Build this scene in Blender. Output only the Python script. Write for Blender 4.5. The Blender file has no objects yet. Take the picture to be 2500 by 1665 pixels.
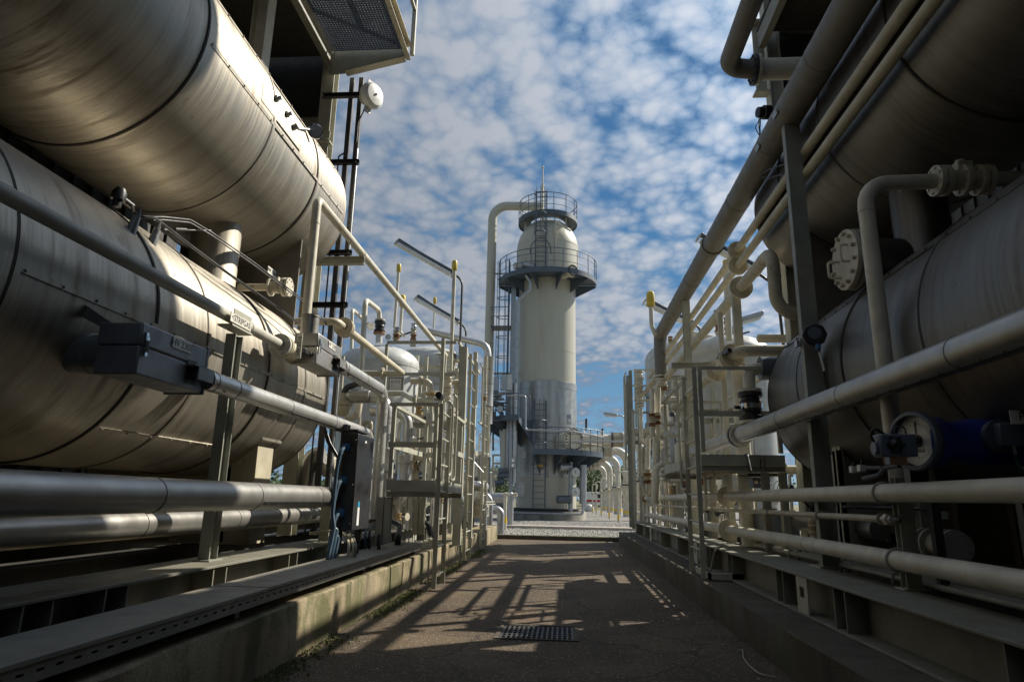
import bpy, math, random
from mathutils import Vector, Matrix
random.seed(7)
R=math.radians
scn=bpy.context.scene
col=scn.collection
# ---------------------------------------------------------------- camera, sky, sun, exposure
FPX=1593.5; PIT=R(13.6); YAW=R(4.72); ROL=R(1.128)
CAM=Vector((0,0,1.0))
_F=Vector((-math.sin(YAW)*math.cos(PIT),math.cos(YAW)*math.cos(PIT),math.sin(PIT)))
_R0=Vector((math.cos(YAW),math.sin(YAW),0)); _U0=_R0.cross(_F)
_R=_R0*math.cos(ROL)+_U0*math.sin(ROL); _U=_U0*math.cos(ROL)-_R0*math.sin(ROL)
cd=bpy.data.cameras.new('camera'); cam=bpy.data.objects.new('camera',cd); col.objects.link(cam)
cd.sensor_width=36; cd.lens=FPX/2500*36; cd.clip_start=0.05; cd.clip_end=3000
m=Matrix((_R,_U,-_F)).transposed().to_4x4(); m.translation=CAM; cam.matrix_world=m
scn.camera=cam
scn.view_settings.view_transform='Standard'; scn.view_settings.look='None'
scn.view_settings.exposure=0.50; scn.view_settings.gamma=1.0
SUN_AZ=R(54); SUN_EL=R(40)      # azimuth from +Y towards +X
S=Vector((math.sin(SUN_AZ)*math.cos(SUN_EL),math.cos(SUN_AZ)*math.cos(SUN_EL),math.sin(SUN_EL)))
sd=bpy.data.lights.new('sun','SUN'); sun=bpy.data.objects.new('sun',sd); col.objects.link(sun)
sd.energy=5.0; sd.angle=R(0.55); sd.color=(1.0,.93,.80)
sun.rotation_euler=S.to_track_quat('Z','Y').to_euler()
w=bpy.data.worlds.new('World'); scn.world=w; w.use_nodes=True
nt=w.node_tree; nt.nodes.clear(); N=nt.nodes.new; LK=nt.links.new
def mth(op,a,b=None,c=None,clamp=False,tree=None):
    t=tree or nt
    n=t.nodes.new('ShaderNodeMath'); n.operation=op; n.use_clamp=clamp
    for i,v in enumerate((a,b,c)):
        if v is None: continue
        if isinstance(v,(int,float)): n.inputs[i].default_value=v
        else: t.links.new(v,n.inputs[i])
    return n.outputs[0]
out=N('ShaderNodeOutputWorld'); bg=N('ShaderNodeBackground')
sky=N('ShaderNodeTexSky'); sky.sky_type='NISHITA'; sky.sun_disc=False
sky.sun_elevation=SUN_EL; sky.sun_rotation=SUN_AZ; sky.air_density=1.0; sky.dust_density=0.0; sky.ozone_density=3.0
tc=N('ShaderNodeTexCoord'); sp=N('ShaderNodeSeparateXYZ'); LK(tc.outputs['Generated'],sp.inputs[0])
zc=mth('MAXIMUM',sp.outputs[2],0.0); zz=mth('ADD',zc,0.30)
ux=mth('DIVIDE',sp.outputs[0],zz); uy=mth('DIVIDE',sp.outputs[1],zz)
cb=N('ShaderNodeCombineXYZ'); LK(ux,cb.inputs[0]); LK(uy,cb.inputs[1])
def noise(scale,detail,rough,vec,dist=0,loc=(0,0,0)):
    mp=N('ShaderNodeMapping'); LK(vec,mp.inputs[0]); mp.inputs[1].default_value=loc
    n=N('ShaderNodeTexNoise'); n.inputs['Scale'].default_value=scale; n.inputs['Detail'].default_value=detail
    n.inputs['Roughness'].default_value=rough; n.inputs['Distortion'].default_value=dist
    LK(mp.outputs[0],n.inputs['Vector']); return n.outputs['Fac']
UV=cb.outputs[0]
def warp(scale,amt):
    w_=N('ShaderNodeTexNoise'); w_.inputs['Scale'].default_value=scale; w_.inputs['Detail'].default_value=3; LK(UV,w_.inputs['Vector'])
    v=N('ShaderNodeVectorMath'); v.operation='MULTIPLY_ADD'; LK(w_.outputs['Color'],v.inputs[0]); v.inputs[1].default_value=(amt,amt,0); LK(UV,v.inputs[2]); return v.outputs[0]
def cells(scale,vec,sm):
    v=N('ShaderNodeTexVoronoi'); v.feature='SMOOTH_F1'; v.inputs['Scale'].default_value=scale; v.inputs['Smoothness'].default_value=sm; LK(vec,v.inputs['Vector']); return v.outputs['Distance']
big=noise(1.25,3,.55,UV,0.4,(3.1,1.7,0))
mid=noise(4.2,5,.6,UV,0.4,(.3,5.7,0))
W1=warp(7.0,.05)
p1_=mth('SUBTRACT',0.50,cells(14.0,W1,.22)); p2_=mth('SUBTRACT',0.50,cells(38.0,W1,.2)); fine=noise(48,8,.72,W1,0.1)
d=mth('MULTIPLY',p1_,1.25)
d=mth('ADD',d,mth('MULTIPLY',p2_,0.70))
d=mth('ADD',d,mth('MULTIPLY',mth('SUBTRACT',mid,0.5),0.9))
d=mth('ADD',d,mth('MULTIPLY',mth('SUBTRACT',big,0.5),2.1))
d=mth('ADD',d,mth('MULTIPLY',mth('SUBTRACT',fine,0.5),0.75))
lowr=N('ShaderNodeMapRange'); lowr.interpolation_type='SMOOTHSTEP'; LK(zc,lowr.inputs[0]); lowr.inputs[1].default_value=.17; lowr.inputs[2].default_value=.255; lowr.inputs[3].default_value=.55; lowr.inputs[4].default_value=0
d=mth('SUBTRACT',d,lowr.outputs[0])
dens=N('ShaderNodeMapRange'); dens.interpolation_type='SMOOTHSTEP'; LK(d,dens.inputs[0])
dens.inputs[1].default_value=-0.92; dens.inputs[2].default_value=-0.16
core=N('ShaderNodeMapRange'); core.interpolation_type='SMOOTHSTEP'; LK(d,core.inputs[0])
core.inputs[1].default_value=-0.55; core.inputs[2].default_value=0.55
# towards the sun the cloud is brighter
sv=N('ShaderNodeVectorMath'); sv.operation='DOT_PRODUCT'; LK(tc.outputs['Generated'],sv.inputs[0]); sv.inputs[1].default_value=S
glow=mth('POWER',mth('MAXIMUM',sv.outputs['Value'],0.0),4.0)
ccol=N('ShaderNodeMix'); ccol.data_type='RGBA'; LK(core.outputs[0],ccol.inputs[0])
ccol.inputs[6].default_value=(.25,.36,.52,1); ccol.inputs[7].default_value=(.56,.60,.67,1)
cg=N('ShaderNodeVectorMath'); cg.operation='SCALE'; LK(ccol.outputs[2],cg.inputs[0]); LK(mth('MULTIPLY_ADD',glow,1.15,0.54),cg.inputs[3])
skt=N('ShaderNodeMix'); skt.data_type='RGBA'; skt.blend_type='MULTIPLY'; skt.inputs[0].default_value=1
LK(sky.outputs[0],skt.inputs[6]); skt.inputs[7].default_value=(.80,1.0,1.08,1)
sks=N('ShaderNodeVectorMath'); sks.operation='SCALE'; LK(skt.outputs[2],sks.inputs[0]); sks.inputs[3].default_value=0.045
rmp=N('ShaderNodeValToRGB'); LK(zc,rmp.inputs[0]); e_=rmp.color_ramp.elements; e_[0].position=0.0; e_[0].color=(.33,.47,.60,1); e_[1].position=.75; e_[1].color=(.05,.15,.33,1)
for p_,c_ in ((.10,(.17,.34,.52,1)),(.28,(.085,.245,.46,1)),(.45,(.06,.185,.39,1))):
    k_=e_.new(p_); k_.color=c_
skm=N('ShaderNodeMix'); skm.data_type='RGBA'; skm.inputs[0].default_value=.75; LK(sks.outputs[0],skm.inputs[6]); LK(rmp.outputs[0],skm.inputs[7]); sks=skm
mx=N('ShaderNodeMix'); mx.data_type='RGBA'; LK(mth('MULTIPLY',dens.outputs[0],0.95),mx.inputs[0]); LK(sks.outputs[2],mx.inputs[6]); LK(cg.outputs[0],mx.inputs[7])
LK(mx.outputs[2],bg.inputs[0]); bg.inputs[1].default_value=0.80
LK(bg.outputs[0],out.inputs[0])
# ---------------------------------------------------------------- surveying helpers (photo pixel -> point on a real plane)
def ray(x,y): return _F*FPX+_R*(x-1250)-_U*(y-832.5)
def _on(ax,v,x,y):
    d=ray(x,y); return CAM+d*((v-CAM[ax])/d[ax])
def PX(X,x,y): return _on(0,X,x,y)
def PY(Y,x,y): return _on(1,Y,x,y)
def PZ(Z,x,y): return _on(2,Z,x,y)
V=Vector
# ---------------------------------------------------------------- mesh builder
def frame(a,up=None):
    a=a.normalized()
    u=V(up) if up is not None else (V((0,0,1)) if abs(a.z)<.9 else V((0,1,0)))
    s=a.cross(u)
    if s.length<1e-6: s=a.cross(V((1,0,0)))
    s.normalize(); return s,s.cross(a)*-1 if False else a.cross(s)*-1
class MB:
    def __init__(s): s.v=[]; s.f=[]
    def add(s,vs,fs):
        o=len(s.v); s.v+= [V(p) for p in vs]; s.f+=[tuple(i+o for i in f) for f in fs]; return s
    def box(s,x0,x1,y0,y1,z0,z1):
        return s.add([(x0,y0,z0),(x1,y0,z0),(x1,y1,z0),(x0,y1,z0),(x0,y0,z1),(x1,y0,z1),(x1,y1,z1),(x0,y1,z1)],
            [(0,3,2,1),(4,5,6,7),(0,1,5,4),(1,2,6,5),(2,3,7,6),(3,0,4,7)])
    def obox(s,c,a,b,d):
        c,a,b,d=V(c),V(a),V(b),V(d)
        P=[c-a-b-d,c+a-b-d,c+a+b-d,c-a+b-d,c-a-b+d,c+a-b+d,c+a+b+d,c-a+b+d]
        fs=[(0,3,2,1),(4,5,6,7),(0,1,5,4),(1,2,6,5),(2,3,7,6),(3,0,4,7)]
        if a.cross(b).dot(d)<0: fs=[f[::-1] for f in fs]
        return s.add(P,fs)
    def beam(s,p,q,w,h=None,up=None):
        p,q=V(p),V(q); h=h or w; a=(q-p); sd,u=frame(a,up)
        return s.obox((p+q)/2,sd*w/2,a/2,u*h/2)
    def ibeam(s,p,q,w,h,tf=.012,tw=.01,up=None):
        p,q=V(p),V(q); a=(q-p); sd,u=frame(a,up); c=(p+q)/2
        s.obox(c+u*(h/2-tf/2),sd*w/2,a/2,u*tf/2); s.obox(c-u*(h/2-tf/2),sd*w/2,a/2,u*tf/2)
        return s.obox(c,sd*tw/2,a/2,u*(h/2-tf-.0005))
    def angle(s,p,q,w=.05,t=.006,up=None,fl=1):
        p,q=V(p),V(q); a=(q-p); sd,u=frame(a,up); c=(p+q)/2
        s.obox(c+u*w/2,sd*w/2,a/2,u*t/2); return s.obox(c+sd*fl*(w/2-t/2),sd*t/2,a/2,u*(w/2-t/2-.0005))
    def chan(s,p,q,w,h,t=.008,up=None):
        p,q=V(p),V(q); a=(q-p); sd,u=frame(a,up); c=(p+q)/2
        s.obox(c+u*(h/2-t/2),sd*w/2,a/2,u*t/2); s.obox(c-u*(h/2-t/2),sd*w/2,a/2,u*t/2)
        return s.obox(c-sd*(w/2-t/2),sd*t/2,a/2,u*(h/2-t-.0005))
    def cyl(s,p,q,r,r2=None,seg=16,cap=True):
        return s.lathe(p,V(q)-V(p),[(0,r),((V(q)-V(p)).length,r if r2 is None else r2)],seg,cap)
    def lathe(s,p,axis,prof,seg=20,cap=True,a0=0,a1=2*math.pi):
        p=V(p); a=V(axis).normalized(); sd,u=frame(a); full=abs(a1-a0-2*math.pi)<1e-6
        n=seg if full else seg+1; vs=[]; fs=[]
        for d,r in prof:
            for i in range(n):
                t=a0+(a1-a0)*i/seg; vs.append(p+a*d+(sd*math.cos(t)+u*math.sin(t))*max(r,1e-5))
        for j in range(len(prof)-1):
            for i in range(seg):
                k=(i+1)%n; fs.append((j*n+i,j*n+k,(j+1)*n+k,(j+1)*n+i))
        if cap and full:
            fs.append(tuple(range(n))[::-1]); o=(len(prof)-1)*n; fs.append(tuple(o+i for i in range(n)))
        # orientation: make sure outward
        nrm=(vs[fs[0][1]]-vs[fs[0][0]]).cross(vs[fs[0][3]]-vs[fs[0][0]]); cen=p+a*prof[0][0]
        mid=(vs[fs[0][0]]+vs[fs[0][2]])/2
        return s.add(vs,fs)
    def sphere(s,c,r,seg=14,rings=8,sc=(1,1,1)):
        vs=[];fs=[];c=V(c)
        for j in range(rings+1):
            ph=math.pi*j/rings
            for i in range(seg):
                t=2*math.pi*i/seg
                vs.append(c+V((sc[0]*r*math.sin(ph)*math.cos(t),sc[1]*r*math.sin(ph)*math.sin(t),sc[2]*r*math.cos(ph))))
        for j in range(rings):
            for i in range(seg):
                k=(i+1)%seg; fs.append((j*seg+i,(j+1)*seg+i,(j+1)*seg+k,j*seg+k))
        return s.add(vs,fs)
    def tube(s,pts,r,bend=None,seg=12,cap=True,nb=6):
        pts=[V(p) for p in pts]; path=[pts[0]]
        for i in range(1,len(pts)-1):
            a,b,c=pts[i-1],pts[i],pts[i+1]; d1=(a-b); d2=(c-b); l1,l2=d1.length,d2.length
            if l1<1e-6 or l2<1e-6: continue
            d1/=l1; d2/=l2; ang=d1.angle(d2)
            if bend is None or abs(ang-math.pi)<.02: path.append(b); continue
            t=min(bend/math.tan(ang/2),l1*.49,l2*.49); rr=t*math.tan(ang/2)
            cen=b+(d1+d2).normalized()*(rr/math.sin(ang/2)); A=b+d1*t; Bq=b+d2*t
            va,vb=A-cen,Bq-cen; th=va.angle(vb); k=max(2,int(nb*th/1.57)+1)
            for j in range(k+1):
                f=j/k; path.append(cen+(va*math.sin((1-f)*th)+vb*math.sin(f*th))/math.sin(th))
        path.append(pts[-1])
        tan=[]
        for i in range(len(path)):
            a=path[max(i-1,0)]; b=path[min(i+1,len(path)-1)]; tan.append((b-a).normalized())
        sd,u=frame(tan[0]); vs=[]; fs=[]
        for i,p in enumerate(path):
            if i:
                sd=(sd-tan[i]*sd.dot(tan[i])).normalized(); u=tan[i].cross(sd)*-1
                u=sd.cross(tan[i])*-1
                u=tan[i].cross(sd)
            else: u=tan[0].cross(sd)
            for k in range(seg):
                t=2*math.pi*k/seg; vs.append(p+(sd*math.cos(t)+u*math.sin(t))*r)
        for i in range(len(path)-1):
            for k in range(seg):
                q=(k+1)%seg; fs.append((i*seg+k,i*seg+q,(i+1)*seg+q,(i+1)*seg+k))
        if cap: fs.append(tuple(range(seg))[::-1]); o=(len(path)-1)*seg; fs.append(tuple(o+i for i in range(seg)))
        s.path=path
        return s.add(vs,fs)
    def flange(s,c,axis,r,t=.02,n=8,rb=None,br=None,both=True,seg=24):
        c=V(c); a=V(axis).normalized(); s.cyl(c-a*t/2,c+a*t/2,r,seg=seg)
        sd,u=frame(a); rb=rb or r*.8; br=br or r*.085
        for i in range(n):
            th=2*math.pi*(i+.5)/n; p=c+(sd*math.cos(th)+u*math.sin(th))*rb
            s.cyl(p-a*(t/2+br*1.1),p+a*(t/2+br*1.1),br,seg=6)
        return s
    def ring(s,c,axis,r,w=.012,h=.003,seg=24):
        a=V(axis).normalized(); return s.lathe(V(c)-a*w/2,a,[(0,r),(0,r+h),(w,r+h),(w,r)],seg,False)
    def quad(s,a,b,c,d): return s.add([a,b,c,d],[(0,1,2,3)])
MATS={}
def link(name,mb,mat,parent=None,label=None,loc=None,kind=None,sharp=35,bevel=0):
    me=bpy.data.meshes.new(name); o=bpy.data.objects.new(name,me); col.objects.link(o)
    off=V((0,0,0))
    p=parent
    while p is not None: off=off+p.location; p=p.parent
    me.from_pydata([tuple(v-off) for v in mb.v],[],mb.f); me.update()
    import bmesh
    bm=bmesh.new(); bm.from_mesh(me); bmesh.ops.recalc_face_normals(bm,faces=bm.faces); bm.to_mesh(me); bm.free()
    me.polygons.foreach_set('use_smooth',[True]*len(me.polygons)); me.set_sharp_from_angle(angle=R(sharp))
    me.materials.append(MATS[mat])
    if parent is not None: o.parent=parent
    if label: o['label']=label
    if kind: o['kind']=kind
    if bevel:
        b=o.modifiers.new('bevel','BEVEL'); b.width=bevel; b.segments=2; b.limit_method='ANGLE'; b.angle_limit=R(40); b.harden_normals=False
    return o
def thing(name,label,cat,loc,group=None):
    o=bpy.data.objects.new(name,None); col.objects.link(o); o.location=V(loc); o.empty_display_size=.2
    o['label']=label; o['category']=cat
    if group: o['group']=group
    return o
def solo(name,mb,mat,label,cat,group=None,sharp=35,bevel=0,kind=None):
    c=sum(mb.v,V((0,0,0)))/len(mb.v); z=min(v.z for v in mb.v); c=V((c.x,c.y,z))
    for i,v in enumerate(mb.v): mb.v[i]=v-c
    o=link(name,mb,mat,sharp=sharp,bevel=bevel); o.location=c
    o['label']=label; o['category']=cat
    if group: o['group']=group
    if kind: o['kind']=kind
    return o
def struct(name,mb,mat,kind='structure'):
    return link(name,mb,mat,kind=kind)
def txt(name,s,size,org,xd,yd,mat,parent,ext=.0005,sx=1.0):
    cu=bpy.data.curves.new(name,'FONT'); cu.body=s; cu.size=size; cu.extrude=ext; cu.align_x='CENTER'; cu.align_y='CENTER'
    tmp=bpy.data.objects.new(name,cu); col.objects.link(tmp)
    dg=bpy.context.evaluated_depsgraph_get(); me=bpy.data.meshes.new_from_object(tmp.evaluated_get(dg))
    bpy.data.objects.remove(tmp)
    xd=V(xd).normalized(); yd=V(yd).normalized(); zd=xd.cross(yd)
    off=V((0,0,0)); p=parent
    while p is not None: off=off+p.location; p=p.parent
    for v in me.vertices: v.co=V(org)-off+xd*v.co.x*sx+yd*v.co.y+zd*v.co.z
    me.materials.clear(); me.materials.append(MATS[mat])
    o=bpy.data.objects.new(name,me); col.objects.link(o); o.parent=parent; return o
def copy_tree(o,parent=None,delta=None):
    c=o.copy(); col.objects.link(c)
    if parent: c.parent=parent
    if delta is not None: c.location=c.location+V(delta)
    for ch in list(o.children): copy_tree(ch,c)
    return c
# ---------------------------------------------------------------- materials
def mk(name):
    m=bpy.data.materials.new(name); m.use_nodes=True; MATS[name]=m
    t=m.node_tree; b=t.nodes['Principled BSDF']; return m,t,b
def tn(t,scale,detail=4,rough=.55,mscale=(1,1,1),dist=0,loc=(0,0,0)):
    g=t.nodes.new('ShaderNodeNewGeometry'); mp=t.nodes.new('ShaderNodeMapping'); t.links.new(g.outputs['Position'],mp.inputs[0])
    mp.inputs[3].default_value=mscale; mp.inputs[1].default_value=loc
    n=t.nodes.new('ShaderNodeTexNoise'); n.inputs['Scale'].default_value=scale; n.inputs['Detail'].default_value=detail
    n.inputs['Roughness'].default_value=rough; n.inputs['Distortion'].default_value=dist
    t.links.new(mp.outputs[0],n.inputs['Vector']); return n.outputs['Fac']
def rng(t,x,a,b,c=0,d=1):
    n=t.nodes.new('ShaderNodeMapRange'); n.interpolation_type='SMOOTHSTEP'; t.links.new(x,n.inputs[0])
    for i,v in enumerate((a,b,c,d)): n.inputs[i+1].default_value=v
    return n.outputs[0]
def mixc(t,f,a,b,mode='MIX'):
    n=t.nodes.new('ShaderNodeMix'); n.data_type='RGBA'; n.blend_type=mode
    if isinstance(f,(int,float)): n.inputs[0].default_value=f
    else: t.links.new(f,n.inputs[0])
    for i,v in ((6,a),(7,b)):
        if isinstance(v,tuple): n.inputs[i].default_value=v if len(v)==4 else v+(1,)
        else: t.links.new(v,n.inputs[i])
    return n.outputs[2]
def bump(t,b,h,s=.2,d=.01):
    n=t.nodes.new('ShaderNodeBump'); n.inputs['Strength'].default_value=s; n.inputs['Distance'].default_value=d
    t.links.new(h,n.inputs['Height']); t.links.new(n.outputs[0],b.inputs['Normal'])
def paint(name,c,dirt=(.20,.15,.09),amt=.35,rough=.5,metal=0,spots=0,fine=60,seed=0,streak=.5):
    m,t,b=mk(name)
    a=rng(t,tn(t,2.2,6,.65,(1,1,streak),0,(seed,0,0)),.42,.78); f=rng(t,tn(t,28,5,.6),.35,.75)
    f2=mth('MULTIPLY',mth('MULTIPLY_ADD',f,.7 if metal<.6 else .15,.3,tree=t),a,tree=t)
    c1=mixc(t,mth('MULTIPLY',f2,amt,tree=t),c,dirt)
    lo=rng(t,tn(t,6,3,.5),.3,.7,.88,1.06)
    n=t.nodes.new('ShaderNodeVectorMath'); n.operation='SCALE'; t.links.new(c1,n.inputs[0]); t.links.new(lo,n.inputs[3]); cc=n.outputs[0]
    if spots:
        s=rng(t,tn(t,9,7,.75,(1,1,1),.4,(3+seed,1,2)),.60,.68); cc=mixc(t,mth('MULTIPLY',s,spots,tree=t),cc,(.12,.075,.03))
    t.links.new(cc,b.inputs['Base Color']); b.inputs['Metallic'].default_value=metal
    rr=rng(t,tn(t,11,4),.3,.7,rough-(.08 if metal<.5 else .02),rough+(.12 if metal<.5 else .05)); t.links.new(rr,b.inputs['Roughness'])
    bump(t,b,tn(t,fine if metal<.6 else 9,3),.12 if metal<.6 else .05,.004)
    return m
paint('cream',(.61,.57,.46),(.20,.14,.07),amt=.5,rough=.44,spots=.22)
paint('rust_cream',(.50,.36,.16),(.30,.12,.03),.8,.6,spots=.8)
paint('blocker',(.06,.056,.05),(.02,.018,.015),.4,.7)  # dark finish of the added light-blocking walls
paint('cream_worn',(.52,.47,.35),(.16,.12,.06),.65,.5,spots=.7)
paint('cream_grey',(.44,.43,.37),(.18,.15,.10),.4,.5)
paint('frame_grey',(.44,.43,.35),(.17,.14,.09),.4,.5)
paint('grey_beige',(.165,.15,.125),(.12,.10,.07),.5,.5)
paint('white_grey',(.50,.51,.50),(.25,.22,.18),.3,.4)
paint('beam_paint',(.20,.195,.155),(.10,.075,.04),.7,.55,spots=.3)
paint('tray_paint',(.25,.235,.195),(.16,.12,.07),.6,.6)
paint('dark_steel',(.05,.05,.052),(.1,.08,.06),.3,.5)
paint('rail_blue',(.085,.11,.14),(.06,.06,.06),.3,.5)
paint('box_grey',(.24,.25,.26),(.09,.08,.07),.4,.42,metal=.4)
paint('galv',(.42,.43,.44),(.25,.23,.2),.5,.42,metal=.75)
paint('alu',(.60,.59,.56),(.42,.38,.31),.30,.30,metal=.62,streak=.2)
paint('alu_dull',(.40,.385,.355),(.22,.18,.13),.5,.36,metal=.75,streak=.25)
paint('black',(.012,.012,.013),(.05,.045,.04),.3,.4)
paint('black_panel',(.018,.018,.020),(.04,.04,.04),.3,.32)
paint('white',(.78,.78,.76),(.4,.36,.3),.2,.35)
paint('sign_white',(.72,.70,.62),(.4,.33,.2),.4,.4)
paint('yellow',(.62,.46,.05),(.3,.2,.05),.4,.42)
paint('yellow_mark',(.80,.52,.02),(.4,.25,.05),.3,.45)
paint('rust',(.27,.13,.055),(.12,.05,.02),.7,.7)
paint('post_dark',(.27,.275,.235),(.09,.08,.05),.45,.5)
paint('blue_cable',(.05,.095,.14),(.05,.07,.09),.5,.4)
paint('blue',(.03,.14,.32),(.02,.05,.1),.3,.4)
paint('navy',(.012,.032,.26),(.01,.01,.04),.4,.35)
paint('slate',(.10,.12,.15),(.05,.05,.05),.3,.35)
paint('green_cable',(.01,.11,.03),(.02,.03,.02),.3,.4)
paint('red',(.45,.03,.02),(.2,.03,.02),.3,.4)
paint('cyan',(.03,.35,.6),(.1,.2,.3),.1,.4)
paint('trunk',(.12,.09,.06),(.05,.04,.03),.5,.8)
paint('dull_white',(.6,.6,.57),(.4,.3,.2),.4,.5)
# brushed stainless cladding, grain runs round the vessel (vessels lie along Y)
def clad(name,c,dirt,amt,rough=.40,met=.68):
    m,t,b=mk(name)
    g=tn(t,1,5,.7,(3,190,3)); g2=tn(t,1,3,.6,(1.2,45,1.2)); st=rng(t,tn(t,1,6,.62,(1.1,9,.9),.5),.46,.74); bl=rng(t,tn(t,1.6,5,.6),.4,.75)
    st2=rng(t,tn(t,1,5,.65,(1.0,34,.7),.3,(5,2,1)),.52,.70)
    f=mth('MULTIPLY',st,mth('MULTIPLY_ADD',bl,.6,.4,tree=t),tree=t)
    cc=mixc(t,mth('MULTIPLY',f,amt,tree=t),c,dirt); cc=mixc(t,mth('MULTIPLY',mth('MULTIPLY',st2,bl,tree=t),amt*.7,tree=t),cc,tuple(x*.6 for x in dirt)); sp=rng(t,tn(t,4.5,6,.7,(1,1.3,1),.2,(9,3,3)),.64,.72); cc=mixc(t,mth('MULTIPLY',sp,.5,tree=t),cc,tuple(x*.5 for x in dirt))
    s=rng(t,g,.25,.75,.88,1.08); n=t.nodes.new('ShaderNodeVectorMath'); n.operation='SCALE'; t.links.new(cc,n.inputs[0]); t.links.new(s,n.inputs[3])
    s2=rng(t,g2,.3,.7,.90,1.08); n2=t.nodes.new('ShaderNodeVectorMath'); n2.operation='SCALE'; t.links.new(n.outputs[0],n2.inputs[0]); t.links.new(s2,n2.inputs[3])
    t.links.new(n2.outputs[0],b.inputs['Base Color']); b.inputs['Metallic'].default_value=met
    t.links.new(mth('ADD',rng(t,g2,.3,.7,rough-.05,rough+.10),mth('MULTIPLY',f,.15,tree=t),tree=t),b.inputs['Roughness'])
    b.inputs['Anisotropic'].default_value=.4
    bump(t,b,mth('ADD',g,mth('MULTIPLY',tn(t,2.5,2),1.2,tree=t),tree=t),.16,.006)
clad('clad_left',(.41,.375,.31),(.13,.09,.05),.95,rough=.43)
clad('clad_right_shaded',(.165,.155,.14),(.085,.062,.04),.7,rough=.36,met=.75)  # right-hand copy of the cladding, shade darkened into its colour
clad('clad_dark',(.10,.10,.11),(.05,.04,.03),.5,rough=.42)
clad('clad_seam',(.07,.06,.05),(.03,.02,.015),.5,rough=.6,met=.2)
# vertical-grain cladding (tower belt)
m,t,b=mk('tower_clad'); s=rng(t,tn(t,1,5,.6,(3,3,.35)),.35,.75)
t.links.new(mixc(t,s,(.46,.46,.44),(.28,.27,.25)),b.inputs['Base Color']); b.inputs['Metallic'].default_value=.65
t.links.new(rng(t,tn(t,4,4),.3,.7,.30,.48),b.inputs['Roughness'])
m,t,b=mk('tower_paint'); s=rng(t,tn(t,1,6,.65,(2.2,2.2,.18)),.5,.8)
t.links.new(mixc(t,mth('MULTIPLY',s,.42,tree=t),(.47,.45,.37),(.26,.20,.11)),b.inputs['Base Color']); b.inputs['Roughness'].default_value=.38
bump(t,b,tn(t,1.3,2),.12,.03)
# concrete with moss and water stains
def conc(name,c,moss,dark):
    m,t,b=mk(name)
    st=rng(t,tn(t,1,6,.65,(1.5,3.0,.5)),.42,.72); ms=rng(t,tn(t,2.3,6,.7,(1,1.2,.7),.2,(4,4,4)),.47,.62)
    cc=mixc(t,mth('MULTIPLY',st,.75,tree=t),c,dark); cc=mixc(t,mth('MULTIPLY',ms,moss,tree=t),cc,(.075,.085,.02))
    fg=rng(t,tn(t,70,4,.7),.3,.75,.75,1.15); n=t.nodes.new('ShaderNodeVectorMath'); n.operation='SCALE'; t.links.new(cc,n.inputs[0]); t.links.new(fg,n.inputs[3])
    t.links.new(n.outputs[0],b.inputs['Base Color']); b.inputs['Roughness'].default_value=.85
    bump(t,b,mth('ADD',tn(t,14,6,.7),tn(t,90,3),tree=t),.5,.008)
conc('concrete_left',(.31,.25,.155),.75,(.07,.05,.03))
conc('concrete_right_shaded',(.085,.07,.05),.35,(.025,.02,.013))  # right plinth concrete, its base colour lowered to carry the shade
conc('concrete_pale',(.36,.34,.29),.1,(.16,.14,.11))
conc('concrete_dark',(.10,.08,.06),.3,(.03,.025,.02))
# asphalt
m,t,b=mk('asphalt')
v=t.nodes.new('ShaderNodeTexVoronoi'); v.inputs['Scale'].default_value=85; g=t.nodes.new('ShaderNodeNewGeometry'); t.links.new(g.outputs['Position'],v.inputs['Vector'])
sc=t.nodes.new('ShaderNodeSeparateColor'); t.links.new(v.outputs['Color'],sc.inputs[0])
peb=rng(t,sc.outputs[0],.86,.98); pat=rng(t,tn(t,1.1,5,.6),.38,.68); fi=rng(t,tn(t,60,5,.7),.3,.75,.6,1.3)
cc=mixc(t,pat,(.062,.040,.020),(.110,.072,.036)); 
rust=rng(t,tn(t,.55,5,.6,(1,1,1),.3,(6.4,2.2,0)),.60,.74); cc=mixc(t,mth('MULTIPLY',rust,.7,tree=t),cc,(.11,.035,.012))
v2=t.nodes.new('ShaderNodeTexVoronoi'); v2.feature='DISTANCE_TO_EDGE'; v2.inputs['Scale'].default_value=.75; mpw=t.nodes.new('ShaderNodeVectorMath'); mpw.operation='MULTIPLY_ADD'; nw=t.nodes.new('ShaderNodeTexNoise'); nw.inputs['Scale'].default_value=2.5; nw.inputs['Detail'].default_value=8; t.links.new(g.outputs['Position'],nw.inputs['Vector']); t.links.new(nw.outputs['Color'],mpw.inputs[0]); mpw.inputs[1].default_value=(.5,.5,.5); t.links.new(g.outputs['Position'],mpw.inputs[2]); t.links.new(mpw.outputs[0],v2.inputs['Vector']); crk=rng(t,v2.outputs['Distance'],.002,.012,1,0)
pt2=rng(t,tn(t,.9,3,.5,(1,1,1),.1,(2,8,0)),.55,.60); cc=mixc(t,mth('MULTIPLY',pt2,.45,tree=t),cc,(.135,.095,.052))

n=t.nodes.new('ShaderNodeVectorMath'); n.operation='SCALE'; t.links.new(cc,n.inputs[0]); t.links.new(fi,n.inputs[3])
cc=mixc(t,peb,n.outputs[0],(.20,.165,.12)); cc=mixc(t,mth('MULTIPLY',crk,.75,tree=t),cc,(.012,.009,.006)); t.links.new(cc,b.inputs['Base Color']); b.inputs['Roughness'].default_value=.82
bump(t,b,mth('ADD',mth('MULTIPLY',v.outputs['Distance'],1.0,tree=t),mth('MULTIPLY',tn(t,3,4),3.0,tree=t),tree=t),.75,.006)
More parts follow.
